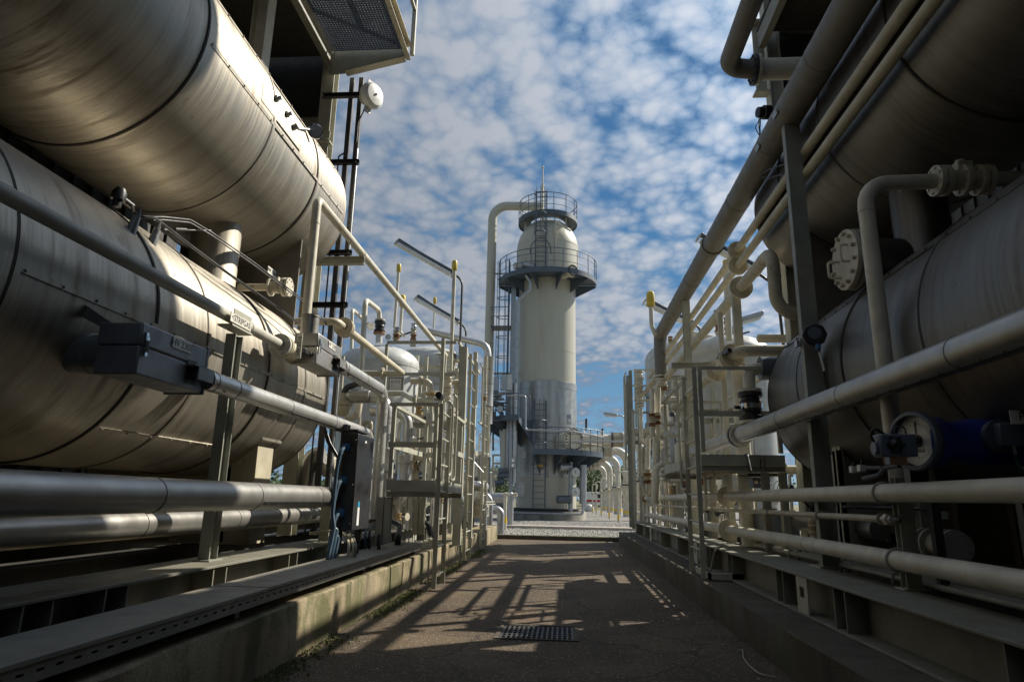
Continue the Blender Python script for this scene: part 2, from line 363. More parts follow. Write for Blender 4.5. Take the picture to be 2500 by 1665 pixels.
# gravel
m,t,b=mk('gravel')
v=t.nodes.new('ShaderNodeTexVoronoi'); v.inputs['Scale'].default_value=18; g=t.nodes.new('ShaderNodeNewGeometry'); t.links.new(g.outputs['Position'],v.inputs['Vector'])
sc=t.nodes.new('ShaderNodeSeparateColor'); t.links.new(v.outputs['Color'],sc.inputs[0])
cc=mixc(t,sc.outputs[0],(.20,.185,.165),(.62,.59,.54)); dk=rng(t,v.outputs['Distance'],.25,.62,1,.35)
n=t.nodes.new('ShaderNodeVectorMath'); n.operation='SCALE'; t.links.new(cc,n.inputs[0]); t.links.new(dk,n.inputs[3]); t.links.new(n.outputs[0],b.inputs['Base Color'])
b.inputs['Roughness'].default_value=.85; bump(t,b,mth('MULTIPLY',v.outputs['Distance'],-1.0,tree=t),1.0,.05)
paint('stone',(.42,.40,.36),(.22,.2,.17),.5,.8)
paint('soil',(.16,.15,.08),(.07,.09,.03),.8,.9)
paint('moss',(.075,.085,.02),(.05,.04,.02),.6,.9)
paint('strip',(.40,.35,.30),(.25,.2,.16),.4,.8)
m,t,b=mk('leaf'); t.links.new(mixc(t,rng(t,tn(t,.5,4),.35,.65),(.035,.065,.018),(.075,.12,.03)),b.inputs['Base Color']); b.inputs['Roughness'].default_value=.7
paint('shaded_steel',(.045,.042,.035),(.03,.02,.012),.4,.7)  # near-black steel colour standing for shade under decks and vessels
m,t,b=mk('lens'); b.inputs['Base Color'].default_value=(.75,.78,.80,1); b.inputs['Roughness'].default_value=.15; b.inputs['Transmission Weight'].default_value=.3; b.inputs['IOR'].default_value=1.45
m,t,b=mk('glass'); b.inputs['Base Color'].default_value=(1,1,1,1); b.inputs['Roughness'].default_value=.02; b.inputs['Transmission Weight'].default_value=1; b.inputs['IOR'].default_value=1.05
b.inputs['Alpha'].default_value=.25
m,t,b=mk('chrome'); b.inputs['Base Color'].default_value=(.6,.6,.6,1); b.inputs['Metallic'].default_value=1; b.inputs['Roughness'].default_value=.15
# ---------------------------------------------------------------- setting
def ang(x,y):
    d=ray(x,y); return math.atan2(d.z,abs(d.x))
def hit(x,y,cx,cz,r):
    """first point of the photo ray on a cylinder along Y"""
    d=ray(x,y); ox,oz=CAM.x-cx,CAM.z-cz; a=d.x*d.x+d.z*d.z; b=2*(ox*d.x+oz*d.z); c=ox*ox+oz*oz-r*r
    D=b*b-4*a*c
    t=(-b-math.sqrt(D))/(2*a) if D>0 else -b/(2*a)
    return CAM+d*t
g=MB(); n=48
g.add([(x,y,-.02) for x,y in ((-900,-60),(900,-60),(900,1500),(-900,1500))],[(0,1,2,3)])
struct('ground',g,'soil')
# gravel yard with a lightly uneven surface
g=MB(); nx,ny=90,90
for j in range(ny+1):
    for i in range(nx+1):
        x=-30+60*i/nx; y=17.7+52*(j/ny)**1.4; g.v.append(V((x,y,.07+random.uniform(-.008,.008))))
for j in range(ny):
    for i in range(nx): a=j*(nx+1)+i; g.f.append((a,a+1,a+nx+2,a+nx+1))
struct('gravel_yard',g,'gravel')
# loose stones lying on the gravel in view
g=MB(); rs=random.Random(3)
for k in range(9000):
    y=18+12*rs.random()**1.3; x=rs.uniform(-3.4,3.2); r=rs.uniform(.014,.034)
    c=V((x,y,.075+r*.3)); P=[c+V((rs.uniform(.6,1.2)*r*a,rs.uniform(.6,1.2)*r*b,rs.uniform(.4,.8)*r*d)) for a,b,d in ((1,0,0),(-1,0,0),(0,1,0),(0,-1,0),(0,0,1),(0,0,-1))]
    g.add(P,[(0,2,4),(2,1,4),(1,3,4),(3,0,4),(2,0,5),(1,2,5),(3,1,5),(0,3,5)])
struct('loose_stones',g,'stone','stuff')
# asphalt alley, slightly uneven
GX0,GX1,GY0,GY1=PZ(.008,1235,1523).x,PZ(.008,1398,1560).x,PZ(.008,1398,1560).y+.02,PZ(.008,1235,1523).y
g=MB(); xs_=sorted([-1.72+3.3*i/40 for i in range(41)]+[GX0-.04,GX1+.04]); ys_=sorted([-7+24.42*j/140 for j in range(141)]+[GY0-.04,GY1+.04]); nx,ny=len(xs_)-1,len(ys_)-1
for y in ys_:
    for x in xs_: g.v.append(V((x,y,.002*math.sin(x*3+y)+.003*math.sin(y*.9)+(random.uniform(-.0012,.0012)))))
for j in range(ny):
    for i in range(nx):
        cx_,cy_=(xs_[i]+xs_[i+1])/2,(ys_[j]+ys_[j+1])/2
        if GX0-.04<cx_<GX1+.04 and GY0-.04<cy_<GY1+.04: continue
        a=j*(nx+1)+i; g.f.append((a,a+1,a+nx+2,a+nx+1))
struct('alley_pavement',g,'asphalt')
g=MB(); g.box(-4.9,-1.72,-7,17.4,-.02,.01); g.box(1.36,4.9,-7,17.4,-.02,.01); struct('plinth_ground',g,'concrete_dark')
# kerb across the far end and long pale strip in the gravel
solo('end_kerb',MB().box(-1.95,1.85,17.42,17.72,-.01,.105),'concrete_dark','low dark kerb across the far end of the alley','kerb',bevel=.015)
g=MB().box(-7,6.5,22.0,22.75,.0,.17)
solo('channel_cover',g,'strip','long pale pinkish slab lying across the gravel before the tower','slab',bevel=.02)
# concrete plinths
def rough_wall(name,x0,x1,y0,y1,z1,mat,label):
    g=MB(); ny=int((y1-y0)/.25)
    prof=[(x0,0),(x0,z1-.012),(x0+(.012 if x1>x0 else -.012),z1),(x1,z1),(x1,0)]
    for j in range(ny+1):
        y=y0+(y1-y0)*j/ny
        for (x,z) in prof: g.v.append(V((x+random.uniform(-.004,.004),y,z+(random.uniform(-.004,.004) if z else 0))))
    k=len(prof)
    for j in range(ny):
        for i in range(k-1): a=j*k+i; g.f.append((a,a+1,a+k+1,a+k))
    g.f.append(tuple(range(k))); g.f.append(tuple(ny*k+i for i in range(k)))
    return solo(name,g,mat,label,'plinth',sharp=40)
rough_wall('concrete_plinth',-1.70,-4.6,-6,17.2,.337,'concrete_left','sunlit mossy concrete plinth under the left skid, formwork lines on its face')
rough_wall('concrete_plinth',1.345,4.6,-6,17.0,.262,'concrete_right_shaded','stained concrete plinth under the right skid, its colour darkened for the full shade')
g=MB()
for y in (2.3,5.4,8.7,12.0,15.0):
    g.box(-1.703,-1.6975,y,y+.012,.0,.335)
struct('plinth_joint',g,'concrete_dark','stuff')
# moss and litter along the left plinth foot
g=MB(); rs=random.Random(11)
for k in range(5200):
    y=2.2+11.5*rs.random(); x=-1.69+abs(rs.gauss(0,.09)); cl=.5+.5*math.sin(y*2.1)+.4*math.sin(y*5.3+1)
    if rs.random()>cl: continue
    a=rs.uniform(0,6.28); s=rs.uniform(.006,.018); h=rs.uniform(.004,.02); c=V((x,y,.006)); u=V((math.cos(a),math.sin(a),0))*s; w_=V((-u.y,u.x,0))*.6
    g.add([c-u,c+w_,c+u,c-w_,c+V((0,0,h))],[(0,1,4),(1,2,4),(2,3,4),(3,0,4)])
struct('moss_strip',g,'moss','stuff')
# drain grate in the alley
a=PZ(.008,1235,1523); b=PZ(.008,1398,1560); c0=PZ(.008,1225,1552)
gx0,gx1,gy0,gy1=a.x,b.x,b.y+.02,a.y
gr=thing('drain_grate','rectangular iron drain grate with square holes set in the asphalt','drain',((gx0+gx1)/2,(gy0+gy1)/2,0))
g=MB(); nX,nY=14,6
for i in range(nX+1):
    x=gx0+(gx1-gx0)*i/nX; g.box(x-.007,x+.007,gy0,gy1,-.014,-.001)
for j in range(nY+1):
    y=gy0+(gy1-gy0)*j/nY; g.box(gx0,gx1,y-.009,y+.009,-.014,-.0005)
link('grid',g,'dark_steel',gr)
g=MB(); f=.045; g.box(gx0-f,gx0-.012,gy0-f,gy1+f,-.019,.004); g.box(gx1+.012,gx1+f,gy0-f,gy1+f,-.019,.004); g.box(gx0-.0118,gx1+.0118,gy0-f,gy0-.014,-.019,.0042); g.box(gx0-.0118,gx1+.0118,gy1+.014,gy1+f,-.019,.0042)
link('rim',g,'concrete_dark',gr); link('pit_shade',MB().box(gx0-.011,gx1+.011,gy0-.013,gy1+.013,-.019,-.016),'black',gr)  # black sheet just under the bars stands for the pit's dark depth
# ---------------------------------------------------------------- skids
SR=[-5.2,-3.2,-.4,.9,2.62,4.22,5.35,6.9,7.9,9.9,11.6,13.9,15.6]; SL=[-5,-3,-.4,1.2,2.63,3.12,4.1,5.25,7.3,8.4,10.4,12,14.6,16]
def skid(x0,x1,z0,z1,y0,y1,label,sgn):
    """plate girder, web set back, stiffener plates; x0 = alley side"""
    t=thing('skid_beam',label,'steel beam',(x0,(y0+y1)/2,z0))
    m_=MB(); xw=x0+sgn*.14
    lo,hi=min(x0,x1),max(x0,x1)
    m_.box(lo,hi,y0,y1,z1-.016,z1); link('top_flange',m_,'beam_paint',t,bevel=.003)
    lo2,hi2=min(x0,x0+sgn*.3),max(x0,x0+sgn*.3)
    link('bottom_flange',MB().box(lo2,hi2,y0,y1,z0+.001,z0+.017),'beam_paint',t,bevel=.003)
    link('web',MB().box(min(xw,xw+sgn*.012),max(xw,xw+sgn*.012),y0,y1,z0+.018,z1-.017),'beam_paint',t)
    k=0
    for y in (SR if sgn>0 else SL):
        for dy in (0,.16):
            a=x0+sgn*.012; link('stiffener',MB().box(min(a,xw-sgn*.001),max(a,xw-sgn*.001),y+dy,y+dy+.012,z0+.018,z1-.017),'beam_paint',t)
    for yy in ((-1.2,4.82,8.6,13.0) if sgn>0 else (-1.4,6.05,9.6,13.5)):
        if yy<y1-.4:
            q=MB(); xa,xb=min(x0+sgn*.004,x0+sgn*.014),max(x0+sgn*.004,x0+sgn*.014)
            za,zb=z0+.018,z1-.017; h=.045
            q.box(xa,xb,yy,yy+.06,za,zb); q.box(xa,xb,yy+.15,yy+.21,za,zb); q.box(xa,xb,yy+.0602,yy+.1498,za,za+.10); q.box(xa,xb,yy+.0602,yy+.1498,za+.17,zb)
            link('lifting_plate',q,'frame_grey',t)
    return t
skid(-2.15,-2.56,.337,.566,-6,16.9,'long olive steel skid beam with stiffener plates beside the left cable tray',-1)
skid(1.63,2.03,.262,.530,-6,16.9,'long shaded steel skid beam with stiffener plates along the right side of the alley',1)
# inner skid members (coloured near-black for the shade under the vessels)
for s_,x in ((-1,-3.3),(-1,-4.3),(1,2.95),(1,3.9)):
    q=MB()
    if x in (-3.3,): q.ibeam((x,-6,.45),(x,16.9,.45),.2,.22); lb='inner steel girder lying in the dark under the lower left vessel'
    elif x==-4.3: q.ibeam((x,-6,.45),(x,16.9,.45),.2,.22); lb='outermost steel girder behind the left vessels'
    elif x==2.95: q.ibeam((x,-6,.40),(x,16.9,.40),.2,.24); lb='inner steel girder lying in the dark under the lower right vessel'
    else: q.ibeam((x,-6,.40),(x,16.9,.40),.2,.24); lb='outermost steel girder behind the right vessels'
    solo('girder',q,'shaded_steel',lb,'steel beam')
# cable tray on the left
t=thing('cable_tray','wide flat covered cable tray with slotted edge running along the left plinth','cable tray',(-1.88,1,.39))
yb=[-5,-.9,1.31,3.9,6.35,8.1]
for i in range(len(yb)-1):
    y0,y1=yb[i]+.002,yb[i+1]-.002; k=.003*(i%2)
    q=MB().box(-2.05,-1.712,y0,y1,.468+k,.474+k); q.box(-1.7119,-1.706,y0,y1,.455+k,.474+k); link('tray_cover',q,'tray_paint',t,bevel=.002)
q=MB(); zt=.4535; zb_=.395
q.box(-1.7155,-1.712,-5,8.1,zt-.020,zt); q.box(-1.7155,-1.712,-5,8.1,zb_,zb_+.029)
y=-5.0
while y<8.1: q.box(-1.7155,-1.712,y,y+.05,zb_+.0292,zt-.0202); y+=.085
q.box(-2.047,-1.7156,-5,8.1,zb_,zb_+.003); q.box(-2.05,-2.0472,-5,8.1,zb_,.4675)
link('side_rail',q,'tray_paint',t)
for y in (-3,-.9,1.3,3.6,5.9,7.9): link('tray_bracket',MB().box(-2.14,-1.75,y,y+.05,.352,.394),'dark_steel',t)
# ---------------------------------------------------------------- vessels
def vessel(name,label,cx,cz,r,y0,y1,mat,seams,side,strips=(),lab='vessel'):
    t=thing(name,label,lab,(cx,(y0+y1)/2,cz-r))
    seg=96
    q=MB(); ys=[y0]+[s for s in seams]+[y1]
    for i in range(len(ys)-1):
        rr=r if i%2 else r-.007
        q.lathe((cx,ys[i],cz),(0,1,0),[(0,rr),(ys[i+1]-ys[i]-.001,rr)],seg,False)
    link('shell',q,mat,t)
    q=MB().lathe((cx,y1,cz),(0,1,0),[(0,r-.002),(.02,r-.006),(.10,r*.93),(.24,r*.72),(.32,r*.4),(.34,.001)],seg,False); link('end_cap',q,mat,t)
    q=MB().lathe((cx,y0,cz),(0,-1,0),[(0,r-.002),(.2,r*.8),(.3,.001)],48,False); link('end_cap',q,mat,t)
    for s in seams: link('seam_band',MB().ring((cx,s+.016,cz),(0,1,0),r-.001,.034,.006,seg),mat,t); link('seam_gap',MB().ring((cx,s-.008,cz),(0,1,0),r-.009,.012,.0115,seg),'clad_seam',t)
    for (a,ya,yb_) in strips:   # lap joint with rivets; a = angle above horizontal on alley side
        q=MB(); c,s=math.cos(a),math.sin(a); p=V((cx+side*c*r,0,cz+s*r)); tn_=V((-side*s,0,c))
        q.obox((p.x,(ya+yb_)/2,p.z),V((side*c,0,s))*.005,V((0,(yb_-ya)/2,0)),tn_*.014)
        y=ya+.06
        while y<yb_: q.cyl(V((p.x,y,p.z))+V((side*c,0,s))*.004,V((p.x,y,p.z))+V((side*c,0,s))*.014,.008,seg=6); y+=.24
        link('lap_joint',q,mat,t)
    return t
LLc=(-3.39,2.03,.88); ULc=(-3.41,4.20,.90); LRc=(3.01,2.06,.88); URc=(3.01,4.25,.83)
def ya(x,y,c): return hit(x,y,*c).y
def aa(x,y,c): h=hit(x,y,*c); return math.atan2(h.z-c[1],abs(h.x-c[0])*(1 if (h.x-c[0])*(-c[0])>0 else -1))
u0=ya(508,93,ULc); u1=ya(667,303,ULc); u2=ya(775,438,ULc)
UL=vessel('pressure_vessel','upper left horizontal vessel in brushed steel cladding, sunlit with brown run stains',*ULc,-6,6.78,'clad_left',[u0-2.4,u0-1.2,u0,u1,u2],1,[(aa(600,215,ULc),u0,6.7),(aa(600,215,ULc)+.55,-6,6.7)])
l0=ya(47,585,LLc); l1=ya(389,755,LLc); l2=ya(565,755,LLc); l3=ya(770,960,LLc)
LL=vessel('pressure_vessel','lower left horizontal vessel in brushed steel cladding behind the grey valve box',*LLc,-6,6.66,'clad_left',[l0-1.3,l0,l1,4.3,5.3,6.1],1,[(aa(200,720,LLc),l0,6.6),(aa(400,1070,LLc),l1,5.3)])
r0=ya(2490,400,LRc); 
LR=vessel('pressure_vessel','lower right horizontal vessel in dull shaded steel cladding below the bolted round cover',*LRc,-6,7.0,'clad_right_shaded',[2.0,ya(2256,853,LRc),ya(2056,916,LRc),ya(1946,895,LRc)],-1,[(aa(2200,650,LRc)-.02,-6,6.9)])
UR=vessel('pressure_vessel','upper right horizontal vessel, dark and brownish, behind the twin thin pipes',*URc,-6,7.15,'clad_right_shaded',[.9,2.6,ya(2200,150,URc),ya(2100,450,URc),6.3],-1,[(aa(1950,300,URc),-6,7.1),(aa(1950,300,URc)+.5,-6,7.1)])
# necks joining the stacked vessels, saddles below
def neck(t,x,y,z0,z1,r,mat):
    link('neck',MB().lathe((x,y,z0),(0,0,1),[(0,r+.03),(.06,r),(z1-z0,r)],40,False),mat,t)
neck(UL,-3.20,5.40,2.70,3.55,.21,'clad_left'); neck(UL,-3.2,.9,2.7,3.55,.24,'clad_left')
neck(UR,2.85,5.1,2.72,3.65,.20,'clad_right_shaded')
def saddle(t,cx,cz,r,y,zb,w_=.17,mat='cream_worn'):
    q=MB(); q.box(cx-.72,cx+.72,y-w_/2,y+w_/2,zb,zb+.02); q.box(cx-.68,cx+.68,y-.012,y+.012,zb+.021,cz-.55)
    for xx in (-.66,-.22,.22,.66): 
        h=cz-math.sqrt(max(r*r-xx*xx,0.01))-.0; q.box(cx+xx-.012,cx+xx+.012,y-w_/2,y+w_/2,zb+.021,h+.03)
    q.box(cx-.672,cx-.66,y-w_/2,y+w_/2,zb+.022,cz-.6); q.box(cx+.66,cx+.672,y-w_/2,y+w_/2,zb+.022,cz-.6)
    link('saddle',q,mat,t)
# saddle with flat cream front plate facing the alley
pp=PX(-2.75,627,1120)
for y in (pp.y,.6):
    saddle(LL,-3.7,2.03,.88,y+.1,.566); 
    link('saddle_plate',MB().box(-2.97,-2.74,y-.02,y+.30,.57,1.46),'cream_worn',LL,bevel=.004)
    link('saddle_pad',MB().box(-3.02,-2.69,y-.06,y+.36,1.462,1.52),'clad_left',LL,bevel=.012)
for y in (5.9,3.2,.2): 
    saddle(LR,3.01,2.06,.88,y,.53); link('saddle_plate',MB().box(2.38,2.62,y-.02,y+.30,.54,1.52),'cream_grey',LR,bevel=.004)
# saddle web between upper and lower vessel at the ends (dark plate)
for (t_,cx,z0,z1,yy,mt) in ((UL,-3.4,2.6,3.75,6.2,'grey_beige'),(UR,3.01,2.65,3.8,6.35,'grey_beige')):
    link('support_web',MB().box(cx-.66,cx+.66,yy,yy+.02,z0,z1),mt,t_); link('support_web',MB().box(cx-.02,cx+.02,yy+.03,yy+.4,z0,z1-.1),mt,t_)
# small valve nozzle and pressure taps on the lower left vessel
t=thing('blind_valve','cream flanged stub valve with blind cover between the two left vessels','valve',PX(-2.85,640,700))
p=PX(-2.75,570,697); q_=PX(-2.75,672,703); dy=V((0,1,0))
a=V((-3.1,q_.y-.02,q_.z)); b=V((-2.60,q_.y-.02,q_.z))
link('pipe',MB().cyl(a,V((-2.6,a.y,a.z)),.035),'cream_worn',t)
c=V((-2.80,a.y,a.z)); link('body',MB().lathe(c,(1,0,0),[(0,.04),(.02,.06),(.10,.06),(.12,.04)],20),'cream_worn',t)
link('flange',MB().flange(c+V((.015,0,0)),(1,0,0),.085,.02,8),'cream',t); link('flange',MB().flange(c+V((.15,0,0)),(1,0,0),.09,.03,8),'cream',t)
link('flange',MB().flange(c+V((.19,0,0)),(1,0,0),.09,.025,8),'cream',t)
link('lug',MB().box(c.x+.03,c.x+.09,a.y-.02,a.y+.02,a.z+.06,a.z+.10),'cream',t)
tg=PX(-2.6,664,664); link('tag_plate',MB().box(-2.604,-2.6,tg.y-.08,tg.y+.08,tg.z-.03,tg.z+.03),'sign_white',t)
txt('tag_text','HV 2308',.045,(-2.598,tg.y,tg.z),(0,1,0),(0,0,1),'black',t)
for i,(x,y) in enumerate(((322,548),(372,580))):
    h=hit(x,y+12,*LLc); d=(h-V((LLc[0],h.y,LLc[1]))).normalized(); d=V((d.x*.3,0,1)).normalized()
    t=thing('thermowell',('grey screwed temperature tap nearer the camera on top of the lower left vessel','grey screwed temperature tap beside the cable joint on top of the lower left vessel')[i],'fitting',h)
    link('boss',MB().lathe(h-d*.04,d,[(0,.03),(.09,.028),(.092,.024),(.13,.024)],16),'galv',t)
    link('nut',MB().lathe(h+d*.09,d,[(0,.017),(.03,.017),(.031,.010),(.055,.010)],6),'galv',t)
h=hit(283,505,*LLc)
t=thing('cable_gland','black junction head with cable gland on top of the lower left vessel','fitting',h)
link('head',MB().lathe(h,(.1,0,1),[(0,.03),(.05,.03),(.051,.045),(.10,.045),(.13,.03)],14),'black',t)
link('outlet',MB().cyl(h+V((0,.0,.08)),h+V((.02,.12,.06)),.022),'black',t)
# cables from the junction head running forward along the vessel
pl=[h+V((.02,.12,.06)),PX(-2.72,330,530),PX(-2.72,375,530),PX(-2.70,470,603),PX(-2.62,560,670),PX(-2.55,690,760),PX(-2.5,730,790)]
solo('instrument_cable',MB().tube(pl,.011,.15,8),'black','thick black instrument cable sloping across the lower left vessel','cable')
pl=[PX(-2.72,375,530),PX(-2.72,400,530),PX(-2.72,465,537),PX(-2.66,520,570),PX(-2.56,625,645),PX(-2.50,735,728),PX(-2.45,800,790)]
solo('tubing',MB().tube(pl,.006,.08,8).tube([p+V((0,0,-.022)) for p in pl],.006,.08,8),'dark_steel','pair of thin steel tubes with brass unions above the lower left vessel','tubing')
pl=[PX(-2.74,384,566),PX(-2.74,400,561),PX(-2.70,515,563)]
solo('tubing',MB().tube(pl,.005,.05,8).cyl(PX(-2.72,428,560),PX(-2.72,455,561),.011,seg=6),'dark_steel','short thin tube with a knurled union joining the tap to the cable pair','tubing')
# pressure gauge + bolted plate on upper left vessel
h=hit(752,318,*ULc); gp=PX(h.x+.12,770,322)
nrm=(h-V((ULc[0],h.y,ULc[1]))).normalized()
q=MB(); 
for s in range(14):
    y=u1-.42+.95*s/13-.02
pc=[hit(655,215,*ULc),hit(720,330,*ULc)]
an=math.atan2(pc[1].z-ULc[1],pc[1].x-ULc[0]); 
seg=10; a0_=an-.10; a1_=an+.10; ya_,yb__=pc[0].y-.12,pc[1].y+.15; R_=ULc[2]+.004
for (yy0,yy1) in ((ya_,yb__),):
    vs=[]; 
    for i in range(seg+1):
        t_=a0_+(a1_-a0_)*i/seg; vs+= [V((ULc[0]+R_*math.cos(t_),yy0,ULc[1]+R_*math.sin(t_))),V((ULc[0]+R_*math.cos(t_),yy1,ULc[1]+R_*math.sin(t_)))]
    q.add(vs,[(2*i,2*i+1,2*i+3,2*i+2) for i in range(seg)])
link('cover_plate',q,'clad_left',UL)
for (x,y) in ((672,242),(698,280)):
    hh=hit(x,y,*ULc); nn=(hh-V((ULc[0],hh.y,ULc[1]))).normalized()
    link('plug',MB().lathe(hh,nn,[(0,.03),(.03,.03),(.031,.018),(.06,.018)],6),'galv',UL)
t=thing('pressure_gauge','round pressure gauge on a short stem on the side of the upper left vessel','gauge',gp)
hh=hit(715,313,*ULc); link('stem',MB().tube([hh,gp+V((-.04,-.04,0)),gp+V((-.012,-.02,0))],.012,.03,8).lathe(hh,nrm,[(0,.028),(.05,.028)],6),'galv',t)
ax=V((.45,-1,-.35)).normalized()
link('case',MB().lathe(gp-ax*.02,ax,[(0,.05),(.005,.075),(.035,.075),(.04,.068)],28),'chrome',t)
link('dial',MB().cyl(gp+ax*.021,gp+ax*.0225,.062,seg=28),'galv',t)
# ---------------------------------------------------------------- generic pipework builders
def pipe(label,pts,r,mat='cream',bend=None,flanges=(),rings=(),clamps=(),name='pipe',cat='pipe',group=None,seg=16,seam=None,rivets=None,fmat=None):
    pts=[V(p) for p in pts]
    t=thing(name,label,cat,pts[0],group)
    link('run',MB().tube(pts,r,bend if bend is not None else r*3,seg),mat,t)
    for f in flanges: link('flange',MB().flange(f[0],f[1],f[2],f[3] if len(f)>3 else .025,f[4] if len(f)>4 else 8),fmat or mat,t)
    for c in rings: link('seam_band',MB().ring(c[0],c[1],r,.016,.0035,24),mat,t)
    for c in clamps:  # u-bolt
        p,ax,dn=V(c[0]),V(c[1]).normalized(),V(c[2]).normalized(); sd=ax.cross(dn); L=[]
        L.append(p+sd*(r+.008)+dn*(r+.05)); 
        for k in range(9):
            th=math.pi*k/8; L.append(p+sd*(r+.008)*math.cos(th)-dn*(r+.008)*math.sin(th))
        L.append(p-sd*(r+.008)+dn*(r+.05)); link('u_bolt',MB().tube(L,.007,None,6),'cream_grey' if mat!='black' else mat,t)
    if rivets: # lap strip with rivets on the pipe: (p0,p1,dir)
        p0,p1,dn=V(rivets[0]),V(rivets[1]),V(rivets[2]).normalized(); a=(p1-p0); L=a.length; a.normalize(); q=MB(); sd=a.cross(dn)
        q.obox((p0+p1)/2+dn*(r+.001),a*L/2,dn*.0025,sd*.006)
        k=.05
        while k<L: q.cyl(p0+a*k+dn*(r+.001)+sd*.014,p0+a*k+dn*(r+.007)+sd*.014,.005,seg=6); k+=rivets[3] if len(rivets)>3 else .17
        link('lap_strip',q,'dark_steel' if mat.startswith('alu') else mat,t)
    return t
def post(label,x,y,z0,z1,w_=.1,h=.1,mat='cream_grey',kind='i',cat='steel post',ax='y',group=None,name='post'):
    q=MB(); up=(0,1,0) if ax=='y' else (1,0,0)
    if kind=='i': q.ibeam((x,y,z0),(x,y,z1),w_,h,.008,.006,up=up)
    elif kind=='c': q.chan((x,y,z0),(x,y,z1),w_,h,.008,up=up)
    else: q.beam((x,y,z0),(x,y,z1),w_,h,up=up)
    q.box(x-w_*.8,x+w_*.8,y-h*.8,y+h*.8,z0-.0005,z0+.01)
    return solo(name,q,mat,label,cat,group,bevel=.002)
def gate_valve(t,p,ax,r,mat='cream_worn',stem=(0,0,1),wheel=.08,sh=.22):
    """body with two flanges, bonnet and handwheel as parts of t"""
    p,ax,st=V(p),V(ax).normalized(),V(stem).normalized()
    link('valve_body',MB().lathe(p-ax*r*2,ax,[(0,r*1.1),(r,r*1.6),(r*2,r*1.9),(r*3,r*1.6),(r*4,r*1.1)],16),mat,t)
    for s in (-1,1): link('flange',MB().flange(p+ax*s*r*2.2,ax,r*2.1,r*.5,8),mat,t)
    link('bonnet',MB().lathe(p+st*r*1.2,st,[(0,r*1.1),(r*.8,r*1.0),(r*.9,r*1.5),(r*1.3,r*1.5),(r*1.35,r*.5),(sh,r*.35),(sh+.03,r*.3)],14),mat,t)
    if wheel:
        c=p+st*(r*1.2+sh); s1,s2=frame(st); L=[c+(s1*math.cos(k*math.pi/8)+s2*math.sin(k*math.pi/8))*wheel for k in range(17)]
        q=MB().tube(L,.007,None,6,False)
        for k in range(4): q.tube([c,c+(s1*math.cos(k*math.pi/2)+s2*math.sin(k*math.pi/2))*wheel],.005,None,6)
        link('handwheel',q,'black',t)
def ladder(label,x,y0,y1,z0,z1,mat='frame_grey',rung=.28,sw=.048,st=.012,group=None,hoop=True,axis='y'):
    """ladder whose stiles stand at y0 and y1 on the plane x"""
    t=thing('ladder',label,'ladder',(x,(y0+y1)/2,z0),group)
    for y in (y0,y1):
        link('stile',MB().obox((x,y,(z0+z1)/2),V((sw/2,0,0)),V((0,st/2,0)),V((0,0,(z1-z0)/2))),mat,t)
    z=z0+.12
    while z<z1-.05:
        link('rung',MB().cyl((x,y0,z),(x,y1,z),.011,seg=8),mat,t); z+=rung
    return t
# ---------------------------------------------------------------- left: posts, upper steelwork
X1=-2.35
post('slender grey steel post standing on the left skid and carrying the long handrail-like pipe',X1,4.36,.566,2.10,.075,.11,'post_dark')
pl=thing('pipe_saddle','small bracket with name plate holding the long grey pipe on top of the slender post','bracket',(X1,4.36,2.1))
link('bracket',MB().box(X1-.05,X1+.06,4.2,4.5,2.13,2.145).box(X1+.045,X1+.053,4.22,4.48,2.146,2.262),'frame_grey',pl,bevel=.003)
s=PX(-2.29,589,786); link('name_plate',MB().box(-2.294,-2.289,s.y-.15,s.y+.15,s.z-.032,s.z+.032),'sign_white',pl)
txt('plate_text','<STRIPGAS',.062,(-2.2885,s.y,s.z),(0,1,0),(0,0,1),'black',pl,sx=.9)
fy=5.08
pipe('long grey pipe running the length of the left side at head height into a flange',[(X1,-5,2.207),(X1,fy,2.207)],.040,'cream_grey',rings=[((X1,4.55,2.207),(0,1,0)),((X1,2.0,2.207),(0,1,0))])
t=thing('ball_valve','cream flanged ball valve with black lever where the long grey pipe ends','valve',(X1,5.3,2.2))
link('flange',MB().flange((X1,fy+.02,2.2),(0,1,0),.098,.03,8),'cream_grey',t)
link('flange',MB().flange((X1,fy+.07,2.2),(0,1,0),.098,.03,8),'cream_worn',t)
link('body',MB().lathe((X1,fy+.085,2.2),(0,1,0),[(0,.055),(.04,.075),(.20,.078),(.24,.055)],20),'cream_worn',t)
link('flange',MB().flange((X1,fy+.34,2.2),(0,1,0),.098,.03,8),'cream_worn',t)
link('stem',MB().box(X1+.07,X1+.13,5.27,5.33,2.17,2.23),'dark_steel',t)
link('lever',MB().box(X1+.13,X1+.155,5.26,5.36,2.17,2.215).beam((X1+.15,5.36,2.19),(X1+.16,5.78,2.17),.03,.03),'black',t,bevel=.006)
link('tag_plate',MB().box(X1+.10,X1+.145,5.195,5.2,2.11,2.33),'sign_white',t)
txt('tag_text','HV 2316',.045,(X1+.1225,5.193,2.22),(0,0,1),(-1,0,0),'black',t)
# tall goal-shaped pipe
zt=3.745
pipe('tall cream pipe rising from the ball valve and running on overhead to the ladders',[(X1,5.44,2.2),(X1,5.575,2.2),(X1,5.575,zt),(X1,12.65,zt)],.042,'cream',bend=.07,flanges=[((X1,12.62,zt),(0,1,0),.11,.03,8)],rings=[((X1,5.575,3.5),(0,0,1)),((X1,7.0,zt),(0,1,0))])
b=PX(X1,884,632)
solo('pipe_bracket',MB().ibeam((-3.05,b.y,3.66),(X1+.03,b.y,3.66),.07,.09,.006,.006),'frame_grey','horizontal steel bracket holding the tall cream pipe out from the column','bracket')
